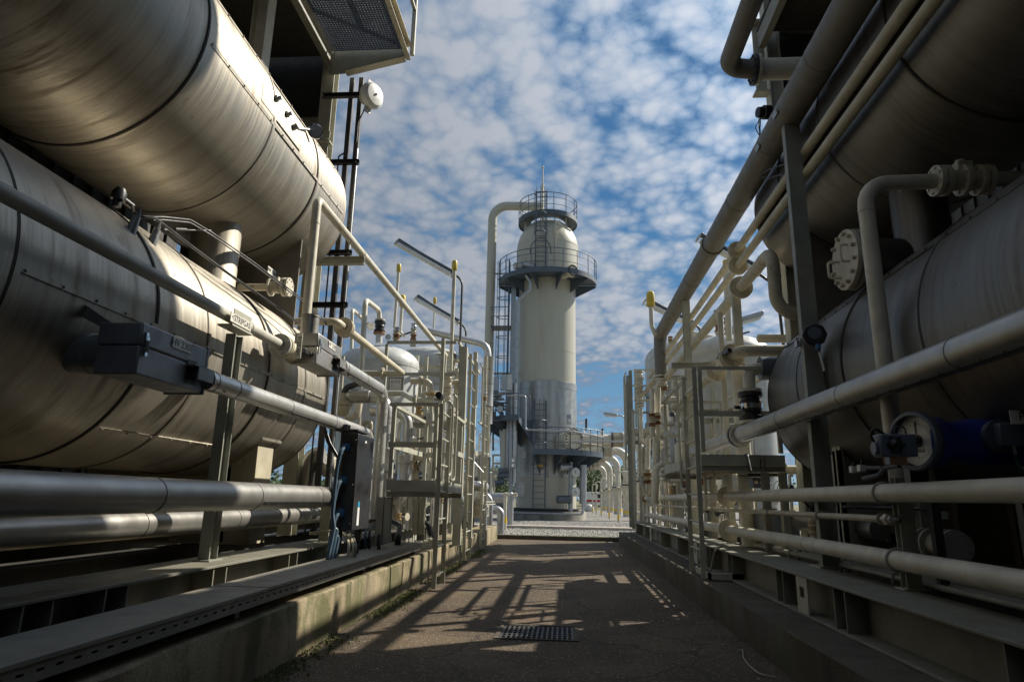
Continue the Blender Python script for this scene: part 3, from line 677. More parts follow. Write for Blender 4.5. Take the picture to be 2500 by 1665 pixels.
# second cream line
y2=6.36; zz2=2.75
pipe('cream pipe with elbow and round flange leaving the end of the lower left vessel',[(-3.0,6.2,2.55),(-2.92,y2,zz2+.0),(-2.5,y2,zz2),(X1,y2,zz2),(X1,6.62,zz2)],.040,'cream_worn',bend=.12,flanges=[((X1,6.58,zz2),(0,1,0),.105,.03,4)])
pipe('cream pipe sloping away from the round flange to the first round-topped tank',[(X1,6.60,zz2),(X1,9.22,zz2),(-3.0,9.22,zz2)],.043,'cream_worn',bend=.06,flanges=[((X1-.30,9.22,zz2),(1,0,0),.085,.03,8),((X1,6.63,zz2),(0,1,0),.105,.03,4)])
# upper steelwork on the left
Y7=7.25
def PYx(x,y,Y=Y7): return PY(Y,x,y)
c0=PYx(797,300)
t=thing('platform_frame','heavy grey platform framework above the upper left vessel with a grating outrigger','platform',(c0.x,Y7,.57))
q=MB().ibeam((c0.x,Y7,.57),(c0.x,Y7,7.2),.16,.17,.012,.009,up=(0,1,0)); link('column',q,'frame_grey',t)
a=PYx(785,292); b_=PYx(785,140)
link('deep_girder',MB().box(-5.3,c0.x-.09,Y7+.02,Y7+.04,a.z,7.2),'shaded_steel',t)
link('girder_flange',MB().box(-5.3,c0.x-.09,Y7-.08,Y7+.14,a.z-.02,a.z-.001),'shaded_steel',t)
link('splice_plate',MB().box(c0.x-.1,c0.x+.1,Y7-.10,Y7-.088,5.35,5.45).box(c0.x-.12,c0.x+.12,Y7-.16,Y7-.04,5.28,5.30),'frame_grey',t)
zg=6.42
link('deck',MB().box(-5.4,-3.0,-6,Y7-.1,zg+.12,zg+.16),'shaded_steel',t)
for yy in (5.5,1.5,-2.5): link('deck_beam',MB().ibeam((-5.4,yy,zg-.03),(-3.0,yy,zg-.03),.14,.28,.012,.008),'shaded_steel',t)
link('edge_beam',MB().chan((-2.98,-6,zg+.02),(-2.98,Y7-.1,zg+.02),.08,.26,.01),'beam_paint',t)
# outrigger
p1=PZ(zg,833,135); p2=PZ(zg,958,129); yo=7.02
xo=-1.93
link('grating_bearer',MB().box(-2.93,-2.915,-6,yo-.03,zg-.05,zg+.10),'cream_worn',t)
link('outer_channel',MB().chan((xo-.03,-6,zg+.03),(xo-.03,yo+.02,zg+.03),.06,.20,.008),'cream_worn',t)
q=MB(); z0=zg-.05
q.add([(-2.97,yo,zg+.12),(xo-.07,yo,zg+.12),(xo-.07,yo,zg-.06),(-2.75,yo,zg-.24),(-2.97,yo,zg-.26),(-2.97,yo+.012,zg+.12),(xo-.07,yo+.012,zg+.12),(xo-.07,yo+.012,zg-.06),(-2.75,yo+.012,zg-.24),(-2.97,yo+.012,zg-.26)],
  [(0,1,2,3,4),(9,8,7,6,5),(0,5,6,1),(1,6,7,2),(2,7,8,3),(3,8,9,4),(4,9,5,0)])
link('end_bracket',q,'frame_grey',t); 
q=MB().add([(xo-.07,yo-.05,zg-.066),(-2.75,yo-.05,zg-.246),(-2.75,yo+.06,zg-.246),(xo-.07,yo+.06,zg-.066)],[(0,1,2,3)]); link('bracket_flange',q,'cream_worn',t)
q=MB(); x=-2.91
while x<xo-.08: q.box(x,x+.004,-2.5,yo-.06,zg+.03,zg+.06); x+=.035
y=-2.5
while y<yo-.06: q.box(-2.91,xo-.07,y,y+.005,zg+.031,zg+.061); y+=.035
link('grating',q,'slate',t)
for yy in (yo-.05,5.2,3.4,1.6): link('rail_post',MB().beam((xo+.03,yy,zg-.05),(xo+.03,yy,zg+1.15),.05,.05),'cream_grey',t)
link('handrail',MB().beam((xo+.03,-3,zg+1.1),(xo+.03,yo-.02,zg+1.1),.045,.045),'cream_grey',t); link('mid_rail',MB().beam((xo+.03,-3,zg+.6),(xo+.03,yo-.02,zg+.6),.04,.03),'cream_grey',t)
# second column nearer, pale, between vessel silhouette and deck
c1=PY(5.55,636,100); 
t2=thing('column','pale sunlit steel column behind the upper left vessel, under the dark deck','steel post',(c1.x,5.55,.57))
link('shaft',MB().ibeam((c1.x,5.55,5.0),(c1.x,5.55,zg-.18),.16,.16,.012,.009,up=(1,0,0)),'cream',t2); link('cap_plate',MB().box(c1.x-.12,c1.x+.22,5.44,5.66,zg-.179,zg-.16).box(c1.x+.03,c1.x+.18,5.45,5.47,zg-.42,zg-.181),'cream_worn',t2)
# alarm bell
bp=PY(7.0,910,234)
t=thing('alarm_bell','round white alarm bell on a bracket at the corner of the left platform','bell',bp)
ax=V((.95,-.5,-.05)).normalized()
link('gong',MB().lathe(bp-ax*.05,ax,[(0,.155),(.03,.165),(.07,.16),(.10,.13),(.112,.06),(.115,.001)],32),'white',t)
link('back_plate',MB().cyl(bp-ax*.075,bp-ax*.052,.15,seg=28),'dull_white',t)
s1,s2=frame(ax); 
for s in (-1,1):
    c=bp-ax*.062+s2*.175*s; link('mounting_ear',MB().obox(c,ax*.006,s1*.05,s2*.05),'dull_white',t,bevel=.005)
link('nut',MB().cyl(bp+ax*.064,bp+ax*.078,.014,seg=6),'black',t)
link('housing',MB().cyl(bp-ax*.17,bp-ax*.076,.07,seg=18),'cream_grey',t)
link('conduit',MB().tube([bp-ax*.1+V((0,0,-.07)),bp-ax*.15+V((0,0,-.2)),bp-ax*.22+V((0,0,-.3)),bp-ax*.22+V((0,0,-.6)),bp-ax*.26+V((0,0,-.62))],.008,.05,8),'dark_steel',t)
link('arm',MB().chan((c0.x,7.05,bp.z+.05),(bp.x-.1,7.05,bp.z+.05),.05,.06,.006),'dark_steel',t)
# cable riser: vertical channels, conduit, struts
t=thing('cable_riser','tall dark cable riser of channels and thin conduit fixed to the left column','cable riser',(-2.66,7.2,.57))
for xx,w_ in ((-2.72,.055),(-2.60,.055)):
    link('channel',MB().chan((xx,7.2,.6),(xx,7.2,6.22),w_,.06,.006,up=(0,1,0)),'dark_steel',t)
link('conduit',MB().tube([(-2.57,7.16,.7),(-2.57,7.16,5.2)],.014,None,8),'galv',t)
link('conduit',MB().tube([(-2.80,7.16,.6),(-2.80,7.16,5.1),(-2.74,7.16,5.14)],.010,.03,8),'dark_steel',t)
for py in (398,618,745):
    z=PY(7.15,820,py).z; link('strut',MB().chan((c0.x+.05,7.14,z),(-2.53,7.14,z),.05,.06,.006),'black',t)
# ---------------------------------------------------------------- valve boxes and insulated lines
def valve_box(label,x0,x1,y0,y1,z0,z1,text,mat='box_grey'):
    t=thing('valve_box',label,'valve box',((x0+x1)/2,(y0+y1)/2,z0)); zm=z0+(z1-z0)*.55
    link('lower_shell',MB().box(x0,x1,y0,y1,z0,zm),mat,t,bevel=.008); link('lid',MB().box(x0-.004,x1+.004,y0-.004,y1+.004,zm+.002,z1),mat,t,bevel=.010)
    link('end_frame',MB().box(x0-.008,x1+.008,y1-.03,y1-.008,z0-.008,z1+.008),mat,t,bevel=.004)
    link('latch',MB().box(x1+.004,x1+.018,y0+.025,y0+.045,zm-.05,zm+.05).cyl((x1+.018,y0+.035,zm-.03),(x1+.018,y0+.035,zm+.03),.008,seg=8),'chrome',t)
    link('latch',MB().box(x1+.004,x1+.016,y0+.02,y0+.04,z1-.09,z1-.05),'chrome',t)
    yc=y0+.30*(y1-y0)/.65+.05; link('tag_plate',MB().box(x1+.0045,x1+.009,yc-.09,yc+.09,z1-.07,z1-.012),'sign_white',t)
    txt('tag_text',text,.055,(x1+.0095,yc,z1-.041),(0,1,0),(0,0,1),'black',t)
    yh=y0+(y1-y0)*.74
    link('slot',MB().box(x1+.004,x1+.0055,yh-.05,yh+.05,z0+.03,zm+.02),'black',t)
    link('lever_guard',MB().box(x1+.006,x1+.06,yh-.06,yh+.09,zm-.02,zm-.01).box(x1+.05,x1+.06,yh-.02,yh+.15,zm-.09,zm-.0105),mat,t,bevel=.003)
    link('lever',MB().beam((x1+.035,yh-.02,zm-.04),(x1+.035,yh+.06,zm-.05),.035,.05).beam((x1+.035,yh+.06,zm-.06),(x1+.03,y1+.17,zm-.10),.03,.028),'black',t,bevel=.006)
    return t
vb=valve_box('dark grey sheet-metal valve box with black lever fixed beside the lower left vessel',-2.38,-2.15,3.07,3.715,1.575,1.845,'HV 2307')
link('sleeve',MB().lathe((-2.62,3.22,1.71),(1,0,0),[(0,.105),(.10,.105),(.101,.11),(.12,.11),(.121,.105),(.24,.105)],28),'box_grey',vb)
link('gusset',MB().add([(-2.62,3.12,1.93),(-2.60,3.12,2.0),(-2.35,3.12,1.85),(-2.35,3.12,1.80),(-2.62,3.13,1.93),(-2.60,3.13,2.0),(-2.35,3.13,1.85),(-2.35,3.13,1.80)],[(0,1,2,3),(7,6,5,4),(0,4,5,1),(1,5,6,2),(2,6,7,3),(3,7,4,0)]),'box_grey',vb)
vb=valve_box('lighter sheet-metal valve box beyond the ball valve, lit by the sun',-2.36,-2.15,5.40,6.02,2.11,2.385,'HV 2309','alu_dull')
link('sleeve',MB().lathe((-2.26,5.47,2.38),(0,0,1),[(0,.075),(.16,.075),(.161,.08),(.18,.08)],24),'alu_dull',vb)
zA=1.662; rA=.062
pipe('insulated pipe from the dark valve box, turning down behind the black panel',[(-2.15,3.715,zA),(-2.15,7.12,zA),(-2.15,7.12,.80),(-2.32,7.12,.66)],rA,'alu',bend=.16,
  rings=[((-2.15,y,zA),(0,1,0)) for y in (3.78,4.05,4.9,5.9,6.7,6.96)]+[((-2.15,7.12,z),(0,0,1)) for z in (1.46,1.2,.92,.86)],rivets=((-2.15,4.9,zA),(-2.15,6.95,zA),(.55,0,-.6)),name='insulated_pipe',seg=24)
zB=2.215; rB=.068
pipe('insulated pipe from the lighter valve box, turning down beside its neighbour',[(-2.15,6.02,zB),(-2.15,7.55,zB),(-2.15,7.55,.75)],rB,'alu',bend=.16,
  rings=[((-2.15,y,zB),(0,1,0)) for y in (6.1,6.75,7.38)]+[((-2.15,7.55,z),(0,0,1)) for z in (2.02,1.95,1.8,1.3,.95)],rivets=((-2.15,6.1,zB),(-2.15,7.35,zB),(.55,0,-.6)),name='insulated_pipe',seg=24)
def canister(label,px,pyt,Y,r,pyc,rc,pyb,xl,cat='pipe'):
    top=PY(Y,px,pyt); x=top.x; zc=PY(Y,px,pyc).z; zb=PY(Y,px,pyb).z
    t=pipe(label,[(x-xl,Y,top.z),(x,Y,top.z),(x,Y,zc)],r,'alu',bend=.2,rings=[((x,Y,top.z-.26),(0,0,1)),((x,Y,top.z-.33),(0,0,1)),((x-.22,Y,top.z),(1,0,0)),((x,Y,(zc+top.z)/2),(0,0,1))],name='insulated_pipe',seg=24)
    link('canister',MB().lathe((x,Y,zb),(0,0,1),[(0,rc),(.015,rc+.004),(.03,rc),(zc-zb-.04,rc),(zc-zb-.03,rc+.006),(zc-zb,rc+.006),(zc-zb+.005,r)],28),'alu',t)
    link('band',MB().ring((x,Y,zb+(zc-zb)*.66),(0,0,1),rc,.02,.004),'alu_dull',t)
    for k in range(3): link('clip',MB().box(x+rc-.005,x+rc+.02,Y-.03,Y-.01,zb+.15+k*.22,zb+.28+k*.22),'alu_dull',t,bevel=.003)
    return t
canister('insulated pipe with a wide lower canister just right of the twin bends',946,968,7.95,.078,1096,.105,1264,.55)
canister('shorter insulated pipe bend with canister behind the first platform railing',996,1003,8.55,.075,1109,.092,1176,.5)
# black panel with blue cables
t=thing('junction_panel','tall black junction panel with three blue cable glands on its near face','panel',(-1.95,6.15,.70))
link('cabinet',MB().box(-2.03,-1.885,5.9,6.42,.70,1.56),'black_panel',t,bevel=.006)
link('backing_post',MB().ibeam((-2.075,6.1,.57),(-2.075,6.1,1.66),.06,.08,.006,.006).box(-2.12,-1.9,5.92,6.3,1.585,1.60),'dark_steel',t)
for z in (.76,1.1,1.5): link('screw',MB().cyl((-1.90,5.892,z),(-1.90,5.9,z),.007,seg=6),'chrome',t)
link('label_sticker',MB().box(-1.8849,-1.8835,6.03,6.09,.74,.90),'white',t); link('label_sticker',MB().box(-1.8849,-1.8833,6.035,6.085,.905,.95),'cyan',t); link('label_sticker',MB().box(-1.8849,-1.8833,6.12,6.17,1.49,1.51),'white',t)
cl=[('blue-grey cable from the topmost gland of the black panel down to the tray',846,1092,0),('blue-grey cable from the middle gland of the black panel down to the tray',839,1172,1),('blue-grey cable from the lowest gland of the black panel down to the tray',833,1251,2)]
for lb,x,y,k in cl:
    g_=PY(5.9,x,y); link('gland',MB().lathe(g_,(0,-1,0),[(0,.038),(.02,.038),(.021,.028),(.04,.026)],16),'blue',t)
    e=PZ(.476,800+k*8,1366-k*2); m1=PY(5.80,x-17,y+28); m2=V((e.x,e.y,e.z))
    pts=[g_+V((0,-.03,0)),g_+V((-.015,-.10,-.03)),g_+V((-.03,-.13,-.20)),V((m2.x*.35+g_.x*.65-.03,5.74,.476*.5+g_.z*.5-.1)),e+V((0,.10,.25)),e]
    c=thing('cable',lb,'cable',e); link('sheath',MB().tube(pts,.018,.16,10),'blue_cable',c); link('ferrule',MB().cyl(pts[1]+V((0,.03,0)),pts[1]+V((-.01,-.0,-.06)),.021,seg=12),'chrome',c)
def bundle(label,pts,n,r,mats,spread=.03):
    t=thing('cable_bundle',label,'cable bundle',pts[-1])
    for k in range(n):
        o=V((random.uniform(-1,1)*spread,random.uniform(-1,1)*spread,random.uniform(-.3,.3)*spread)); link('cable',MB().tube([V(p)+o for p in pts],r,.2,8),mats[k%len(mats)],t)
    return t
random.seed(5)
E0=lambda x,y:PZ(.476,x,y)
bundle('pair of brown-grey cables curving over from the dark skid into the tray',[(-2.5,6.6,.62),(-2.3,6.5,.66),(-2.08,6.45,.62),E0(858,1362)+V((0,0,.1)),E0(858,1362)],3,.013,['cream_worn','grey_beige'])
bundle('bundle of dark blue cables hanging from the bottom of the black panel',[(-1.95,6.3,.75),(-1.95,6.3,.62),E0(866,1350)+V((0,0,.08)),E0(866,1350)],7,.011,['black','blue_cable','dark_steel'],.045)
bundle('bundle of cables arching into the tray right of the panel, blue and black',[(-2.35,7.4,.60),(-2.1,7.4,.68),E0(895,1340)+V((-.02,0,.18)),E0(895,1340)],5,.010,['blue_cable','black'],.03)
bundle('pair of thin cables landing on the tray just beyond the blue and black bundle',[(-2.3,7.6,.62),(-2.0,7.6,.66),E0(928,1341)+V((-.02,0,.12)),E0(928,1341)],3,.011,['black','cream_grey'],.02)
bundle('bundle of shiny black cables arching onto the far end of the tray',[(-2.6,8.3,.66),(-2.25,8.3,.74),(-2.0,8.2,.66),E0(972,1330)+V((0,0,.1)),E0(972,1330)],6,.011,['black'],.025)
bundle('last bundle of black cables bending down near the first ladder',[(-2.3,9.2,.75),(-2.05,9.2,.78),(-1.85,9.1,.64),(-1.78,9.0,.49)],6,.011,['black'],.025)
# the two fat insulated pipes along the skid
pipe('fat insulated pipe running low along the left side in front of the post',[(-2.12,-5,.985),(-2.12,6.75,.985)],.090,'alu_dull',rings=[((-2.12,y,.985),(0,1,0)) for y in (-1,PX(-2.1,378,1210).y,PX(-2.1,620,1210).y,PX(-2.1,772,1210).y)],rivets=((-2.12,PX(-2.1,625,1210).y,.985),(-2.12,6.5,.985),(.8,0,-.35)),name='insulated_pipe',seg=32)
pipe('second insulated pipe low on the left, behind the post and below the fat one',[(-2.66,-5,.80),(-2.66,7.2,.80)],.085,'alu_dull',rings=[((-2.66,y,.80),(0,1,0)) for y in (1.4,PX(-2.6,355,1290).y,PX(-2.6,580,1290).y)],name='insulated_pipe',seg=32)
q=MB(); q.ibeam((-2.37,6.6,.567),(-2.37,6.6,.90),.1,.1); solo('pipe_support',q,'frame_grey','short post under the end of the fat insulated pipe','pipe support')
# ---------------------------------------------------------------- left midground: tanks, lamps, poles, platforms
def tank(label,cx,cy,r,z0,zt,mat='white_grey',bands=(),plate=None,name='tank'):
    t=thing(name,label,'tank',(cx,cy,z0)); h=r*.50
    link('shell',MB().lathe((cx,cy,z0),(0,0,1),[(0,r),(zt-h-z0,r)],56,False),mat,t)
    pr_=[(zt-h+.002+h*math.sin(a),r*math.cos(a)**.8) for a in [math.pi/2*k/10 for k in range(10)]]+[(zt,.001)]
    link('domed_head',MB().lathe((cx,cy,0),(0,0,1),pr_,56,False),mat,t)
    link('weld_seam',MB().ring((cx,cy,zt-h-.04),(0,0,1),r,.03,.006,56),mat,t)
    for z in bands: link('stiffening_band',MB().ring((cx,cy,z),(0,0,1),r,.06,.03,56),mat,t)
    for k in range(4):
        a=k*math.pi/2+.6; link('leg',MB().ibeam((cx+math.cos(a)*r*.8,cy+math.sin(a)*r*.8,.34),(cx+math.cos(a)*r*.8,cy+math.sin(a)*r*.8,z0+.1),.12,.12),'cream_grey',t)
    return t
p=PY(12,915,840); cx=PY(12,915,900).x
TK1=tank('first round-topped grey-white tank behind the sloping cream pipe, with a rusty name plate',cx,12.3,.78,.9,p.z)
n_=PY(11.55,967,940)
link('name_plate',MB().box(n_.x-.11,n_.x+.11,11.50,11.505,n_.z-.11,n_.z+.11),'sign_white',TK1); link('plate_edge',MB().box(n_.x-.125,n_.x+.125,11.506,11.512,n_.z-.125,n_.z+.125),'rust',TK1)
link('plate_bracket',MB().box(n_.x-.2,n_.x+.15,11.513,11.52,n_.z-.2,n_.z+.2),'white_grey',TK1)
txt('plate_text','K-2 ic\n. . . . .',.07,(n_.x,11.499,n_.z+.02),(1,0,0),(0,0,1),'dark_steel',TK1)
lg=PY(11.9,947,825); link('lifting_lug',MB().lathe((lg.x,11.9,lg.z+.02),(0,1,0),[(0,.055),(.02,.055)],16,True),'white_grey',TK1)
p=PY(16,1045,845); cx=PY(16,1043,900).x
z1_=PY(15.3,1040,892).z; z2_=PY(15.3,1040,912).z
TK2=tank('second round-topped grey-white tank with horizontal bands seen between the posts',cx,16.3,.92,.9,p.z,bands=(z1_,z2_,PY(15.3,1040,930).z))
# goose-neck pipes over the tanks
def PYs(L,Y): return [PY(Y,*q) for q in L]
pipe('white goose-neck pipe rising tallest over the first tank and dropping into a black coupling',[PY(11,875,1040),PY(11,892,732),PY(12.2,925,757),PY(12.2,927,782)],.048,'cream',bend=.16,flanges=[(PY(12.2,928,782),(0,0,1),.10,.03,8)])
t=thing('expansion_joint','ribbed black rubber coupling between rusty flanges on the first tank','coupling',PY(12.2,927,812))
a=PY(12.2,928,786); b=PY(12.2,926,810)
link('bellows',MB().lathe(b,a-b,[(0,.11),(.03,.11),(.04,.085),(.09,.085),(.10,.10),((a-b).length-.10,.10),((a-b).length-.06,.085),((a-b).length-.03,.11),((a-b).length,.11)],24),'black',t)
link('flange',MB().flange(b-V((0,0,.03)),(0,0,1),.115,.03,8),'rust',t); link('riser',MB().cyl(b-V((0,0,.05)),PY(12.2,925,838),.065),'white_grey',t)
pipe('thinner white goose-neck pipe behind the tallest one',[PY(12.5,856,985),PY(12.5,860,755),PY(13.4,884,778),PY(13.4,895,790)],.036,'cream',bend=.12,flanges=[(PY(13.4,905,796),(.7,-.7,0),.09,.02,4)])
pipe('long thin white standpipe between the goose-necks and the cable riser',[PY(11,838,760+110),PY(11,829,1010)],.03,'cream')
random.seed(21)
def stack_valve(label,px,py0,py1,Y,r,mats=('cream_worn','rust','cream_worn','chrome')):
    a=PY(Y,px,py1); b=PY(Y,px,py0); t=thing('stacked_valve',label,'valve',a); L=b.z-a.z; n=4
    for k in range(n):
        z=a.z+L*k/n; q=MB().lathe((a.x,Y,z),(0,0,1),[(0,r*1.5),(L*.05,r*1.5),(L*.06,r),(L*.12,r*1.25),(L*.19,r),(L*.2,r*1.4),(L*.245,r*1.4)],12); link(('flange','valve_body','flange','gland_nut')[k],q,mats[k%len(mats)],t)
    return t
t=stack_valve('small rusty valve stack on top of the first tank beside the lifting eye',967,800,835,12.0,.05); c=PY(12,985,817); link('lever',MB().beam(c,PY(12,1005,810),.03,.02),'black',t)
t=stack_valve('rusty valve column with black lever on top of the second tank',1008,790,845,15.5,.055); link('lever',MB().beam(PY(15.5,975,822),PY(15.5,1000,812),.05,.03),'black',t)
# yellow-capped standpipes
def capped(label,top,bot,Y,r,cr,grp='standpipes with yellow plastic caps',hook=None):
    a,b=PY(Y,*top),PY(Y,*bot); t=thing('capped_standpipe',label,'standpipe',b,grp)
    pts=[b,a] if hook is None else [PY(Y,*hook),b,a]
    link('pole',MB().tube(pts,r,.12,12),'cream',t)
    h=cr*4.0; link('cap',MB().lathe((a.x,Y,a.z-h*.7),(0,0,1),[(0,r),(.002,cr*.85),(cr*.3,cr),(h-cr*.9,cr),(h-cr*.35,cr*.82),(h,cr*.3),(h+.001,.001)],20),'yellow',t)
    return t
capped('tall white standpipe with small yellow cap left of the first fluorescent lamp',(974,650),(963,800),14,.035,.052)
capped('shorter white standpipe with fat yellow cap just right of a thinner one',(983,728),(977,812),13,.034,.066,hook=(988,822))
capped('thin distant white standpipe with little yellow cap between the two left lamps',(1062,730),(1058,810),18,.025,.05)
capped('tallest white standpipe with yellow cap crossing the left fluorescent lamp',(1110,643),(1100,905),12,.038,.055)
# fluorescent lamps on curved poles
def flamp(label,a,b,poleL,Y,grp='fluorescent floodlights on bent conduit poles'):
    A,B=PY(Y,*a),PY(Y,*b); t=thing('fluorescent_lamp',label,'lamp',PY(Y,*poleL[-1]),grp); d=(B-A).normalized(); n=d.cross(V((0,1,0))).normalized(); n=n if n.z>0 else -n
    link('housing',MB().obox((A+B)/2+n*.036,(B-A)/2,n*.02,V((0,.05,0))),'slate',t)
    link('tube_cover',MB().cyl(A+d*.05-n*.05,B-d*.05-n*.05,.058,seg=16),'white',t)
    for s in (A,B): link('end_cap',MB().obox(s-n*.04,d*.02,n*.062,V((0,.062,0))),'dull_white',t,bevel=.008)
    link('pole',MB().tube([A+n*.07]+[PY(Y,*q) for q in poleL],.026,.3,10),'dark_steel',t)
    return t
flamp('longer left fluorescent lamp sloping down to the right high above the tanks',(970,590),(1107,668),[(1129,683),(1121,905)],14)
flamp('lower left fluorescent lamp behind the standpipes, nearer the tower',(1017,726),(1120,786),[(1138,800),(1136,905)],16)
# first platform with ladder
XL=-1.32; yl0,yl1=6.93,7.42
zT=PX(XL,1078,986).z
ladder('nearest left ladder with flat stiles rising from the alley to the first platform',XL,yl0,yl1,.10,PX(XL,1078,985).z,group='fixed ladders up to the platforms')
def platform(label,x0,x1,y0,y1,zd,zr,mid=1,mat='frame_grey',legs=True,xl=None):
    """x0 alley side; deck at zd, handrail at zr"""
    t=thing('access_platform',label,'platform',((x0+x1)/2,(y0+y1)/2,.34)); h=.13
    lo,hi=min(x0,x1),max(x0,x1)
    link('deck',MB().box(lo+.01,hi-.01,y0+.01,y1-.01,zd-.04,zd-.01),'galv',t)
    for (a,b,c,d) in ((lo,hi,y0,y0+.008),(lo,hi,y1-.008,y1),(lo,lo+.008,y0+.009,y1-.009),(hi-.008,hi,y0+.009,y1-.009)): link('toe_plate',MB().box(a,b,c,d,zd-.05,zd+.06),mat,t)
    for y in (y0,y1): link('edge_beam',MB().chan((lo,y,zd-.085),(hi,y,zd-.085),.04,.06,.005),mat,t)
    for (x,y) in ((lo+.03,y0+.03),(hi-.03,y0+.03),(lo+.03,y1-.03),(hi-.03,y1-.03)):
        link('rail_post',MB().beam((x,y,zd+.08),(x,y,zr),.042,.042),mat,t)
        xl2_=x+(.62 if x0<x1 else -.55)*(1 if abs(x-x0)<.1 else 0)
        if legs: link('leg',MB().ibeam((xl2_,y,.53),(xl2_,y,zd-.12),.07,.07,.006,.005),mat,t)
    L=[((lo,y0+.03),(hi,y0+.03)),((lo,y1-.03),(hi,y1-.03)),((x0,y0+.7),(x0,y1)),((x1,y0),(x1,y1))]
    for i,(a,b) in enumerate(L):
        link('handrail',MB().beam((a[0],a[1],zr),(b[0],b[1],zr),.045,.035),mat,t)
        for k in range(mid): 
            z=zd+(zr-zd)*(k+1)/(mid+1); link('mid_rail',MB().beam((a[0],a[1],z),(b[0],b[1],z),.012,.06),mat,t)
    return t
zd=PY(6.95,1000,1186).z; xl_=PY(6.95,966,1180).x
platform('first left access platform with flat railings at waist height over the skid',XL-.03,xl_-.1,6.95,8.72,zd,zT,1)
def grab(label,x,y,z0,z1,dy,r=.016,mat='frame_grey',dx=0):
    q=MB().tube([(x,y,z0),(x+dx,y+dy,z0),(x+dx,y+dy,z1),(x,y,z1)],r,.07,8); return solo('grab_rail',q,mat,label,'handrail')
grab('looped grab rail beside the top of the nearest left ladder',XL,yl1,1.25,PX(XL,1098,982).z,.22)
grab('second looped grab rail further along the first left platform',XL,yl1+.25,1.2,2.2,.25)
t=thing('safety_gate_spring','dark round spring hinge on the corner of the first platform railing','hinge',PX(XL,1073,966)); c=PX(XL,1073,966)
link('coil',MB().lathe(c-V((.0,.06,0)),(0,1,0),[(0,.035),(.05,.04),(.12,.035)],14),'black',t); link('clip',MB().box(c.x-.05,c.x+.05,c.y-.01,c.y+.01,c.z-.05,c.z-.036),'cream_grey',t)
# second, taller platform and its ladder
Y2=10.1
ladder('second left ladder, taller, between the first platform and the tall channel posts',-1.50,10.15,10.75,.10,PX(-1.5,1140,850).z,group='fixed ladders up to the platforms')
z2t=PX(-1.5,1133,832).z
post('tall wide channel post, tallest of the left posts, in front of the tower pipe',-1.55,9.75,.337,PX(-1.55,1125,836).z,.12,.10,'frame_grey','c')
post('tall flat post just behind the widest left channel post',-1.62,11.6,.337,PX(-1.62,1160,858).z,.07,.11,'frame_grey','c')
post('slim square post rising above the second left platform beside the sky',-1.75,9.1,.337,PX(-1.75,1086,830).z,.05,.05,'frame_grey','b')
t=thing('guard_railing','upper guard railing in front of the second tank, level with the tall posts','railing',(-2.2,9.9,2.6)); zr_=PX(-1.62,1120,835).z
for (a,b) in (((-1.66,9.7,zr_),(-2.75,9.7,zr_)),((-1.66,12.2,zr_),(-2.75,12.2,zr_)),((-1.62,9.7,zr_),(-1.62,12.2,zr_)),((-1.66,9.7,zr_-.5),(-2.75,9.7,zr_-.5))): link('rail',MB().beam(a,b,.035,.045),'frame_grey',t)
for (x,y) in ((-2.75,9.7),(-2.75,12.2)): link('rail_post',MB().beam((x,y,2.0),(x,y,zr_-.03),.045,.045),'frame_grey',t)
grab('tall looped rail above the second left ladder',-1.5,10.75,2.5,PX(-1.5,1151,862).z,.28)
grab('slightly lower looped rail behind the tall one on the left',-1.5,11.4,2.3,PX(-1.5,1168,880).z,.35)
ladder('third left ladder, farthest one, low and narrow in front of the tower foot',-1.62,13.1,13.7,.10,PX(-1.62,1165,960).z,group='fixed ladders up to the platforms')
grab('looped rail over the third left ladder',-1.62,13.7,1.9,PX(-1.62,1182,985).z,.35)
# diagonal rail seen between ladders
solo('brace',MB().beam(PX(-1.6,1098,992),PX(-1.6,1142,1032),.04,.06),'frame_grey','sloping flat rail running down to the right behind the loops','brace')
# vertical insulated column of stacked cylinders in front of the tower
t=thing('insulated_column','vertical insulated pipe with stacked sleeves and an elbow on top just left of the tower','pipe',(0,0,0))
Yc=15.0; c=lambda x,y: PY(Yc,x,y)
xx=c(1190,1000).x; t.location=V((xx,Yc,.1))
def seg_(y0,y1,r,mt='alu',nm='sleeve'):
    a,b=PY(Yc,1190,y1).z,PY(Yc,1190,y0).z; link(nm,MB().lathe((xx,Yc,a),(0,0,1),[(0,r*.9),(.005,r+.006),(.03,r),(b-a-.03,r),(b-a-.02,r+.006),(b-a,r+.006),(b-a+.002,r*.9)],28),mt,t)
zt_=c(1185,845).z; 
link('top_run',MB().tube([c(1045,808),PY(Yc,1188,842),PY(Yc,1193,880)],.085,.25,20),'alu',t)
seg_(872,992,.125); seg_(994,1035,.118); seg_(1034,1072,.075,'galv'); seg_(1065,1116,.11); seg_(1116,1300,.06,'galv','riser')
for y in (903,938): link('band',MB().ring((xx,Yc,PY(Yc,1190,y).z),(0,0,1),.125,.03,.004),'alu_dull',t)
pipe('thin cream instrument pipe with rusty fitting in front of the insulated column',[PY(14.6,1187,868),PY(14.6,1185,955)],.028,'cream_worn',flanges=[(PY(14.6,1184,958),(0,0,1),.06,.03,6)],fmat='rust')
stack_valve('small hanging valve below the thin cream instrument pipe',1183,955,985,14.5,.035)
# valve clusters low on the left between the ladders
def small_valve(label,p,ax,r,mat='cream_worn',wheel=True,stem=(0,0,1),name='gate_valve'):
    t=thing(name,label,'valve',p); gate_valve(t,p,ax,r,mat,stem,wheel=.07 if wheel else 0,sh=.16); return t
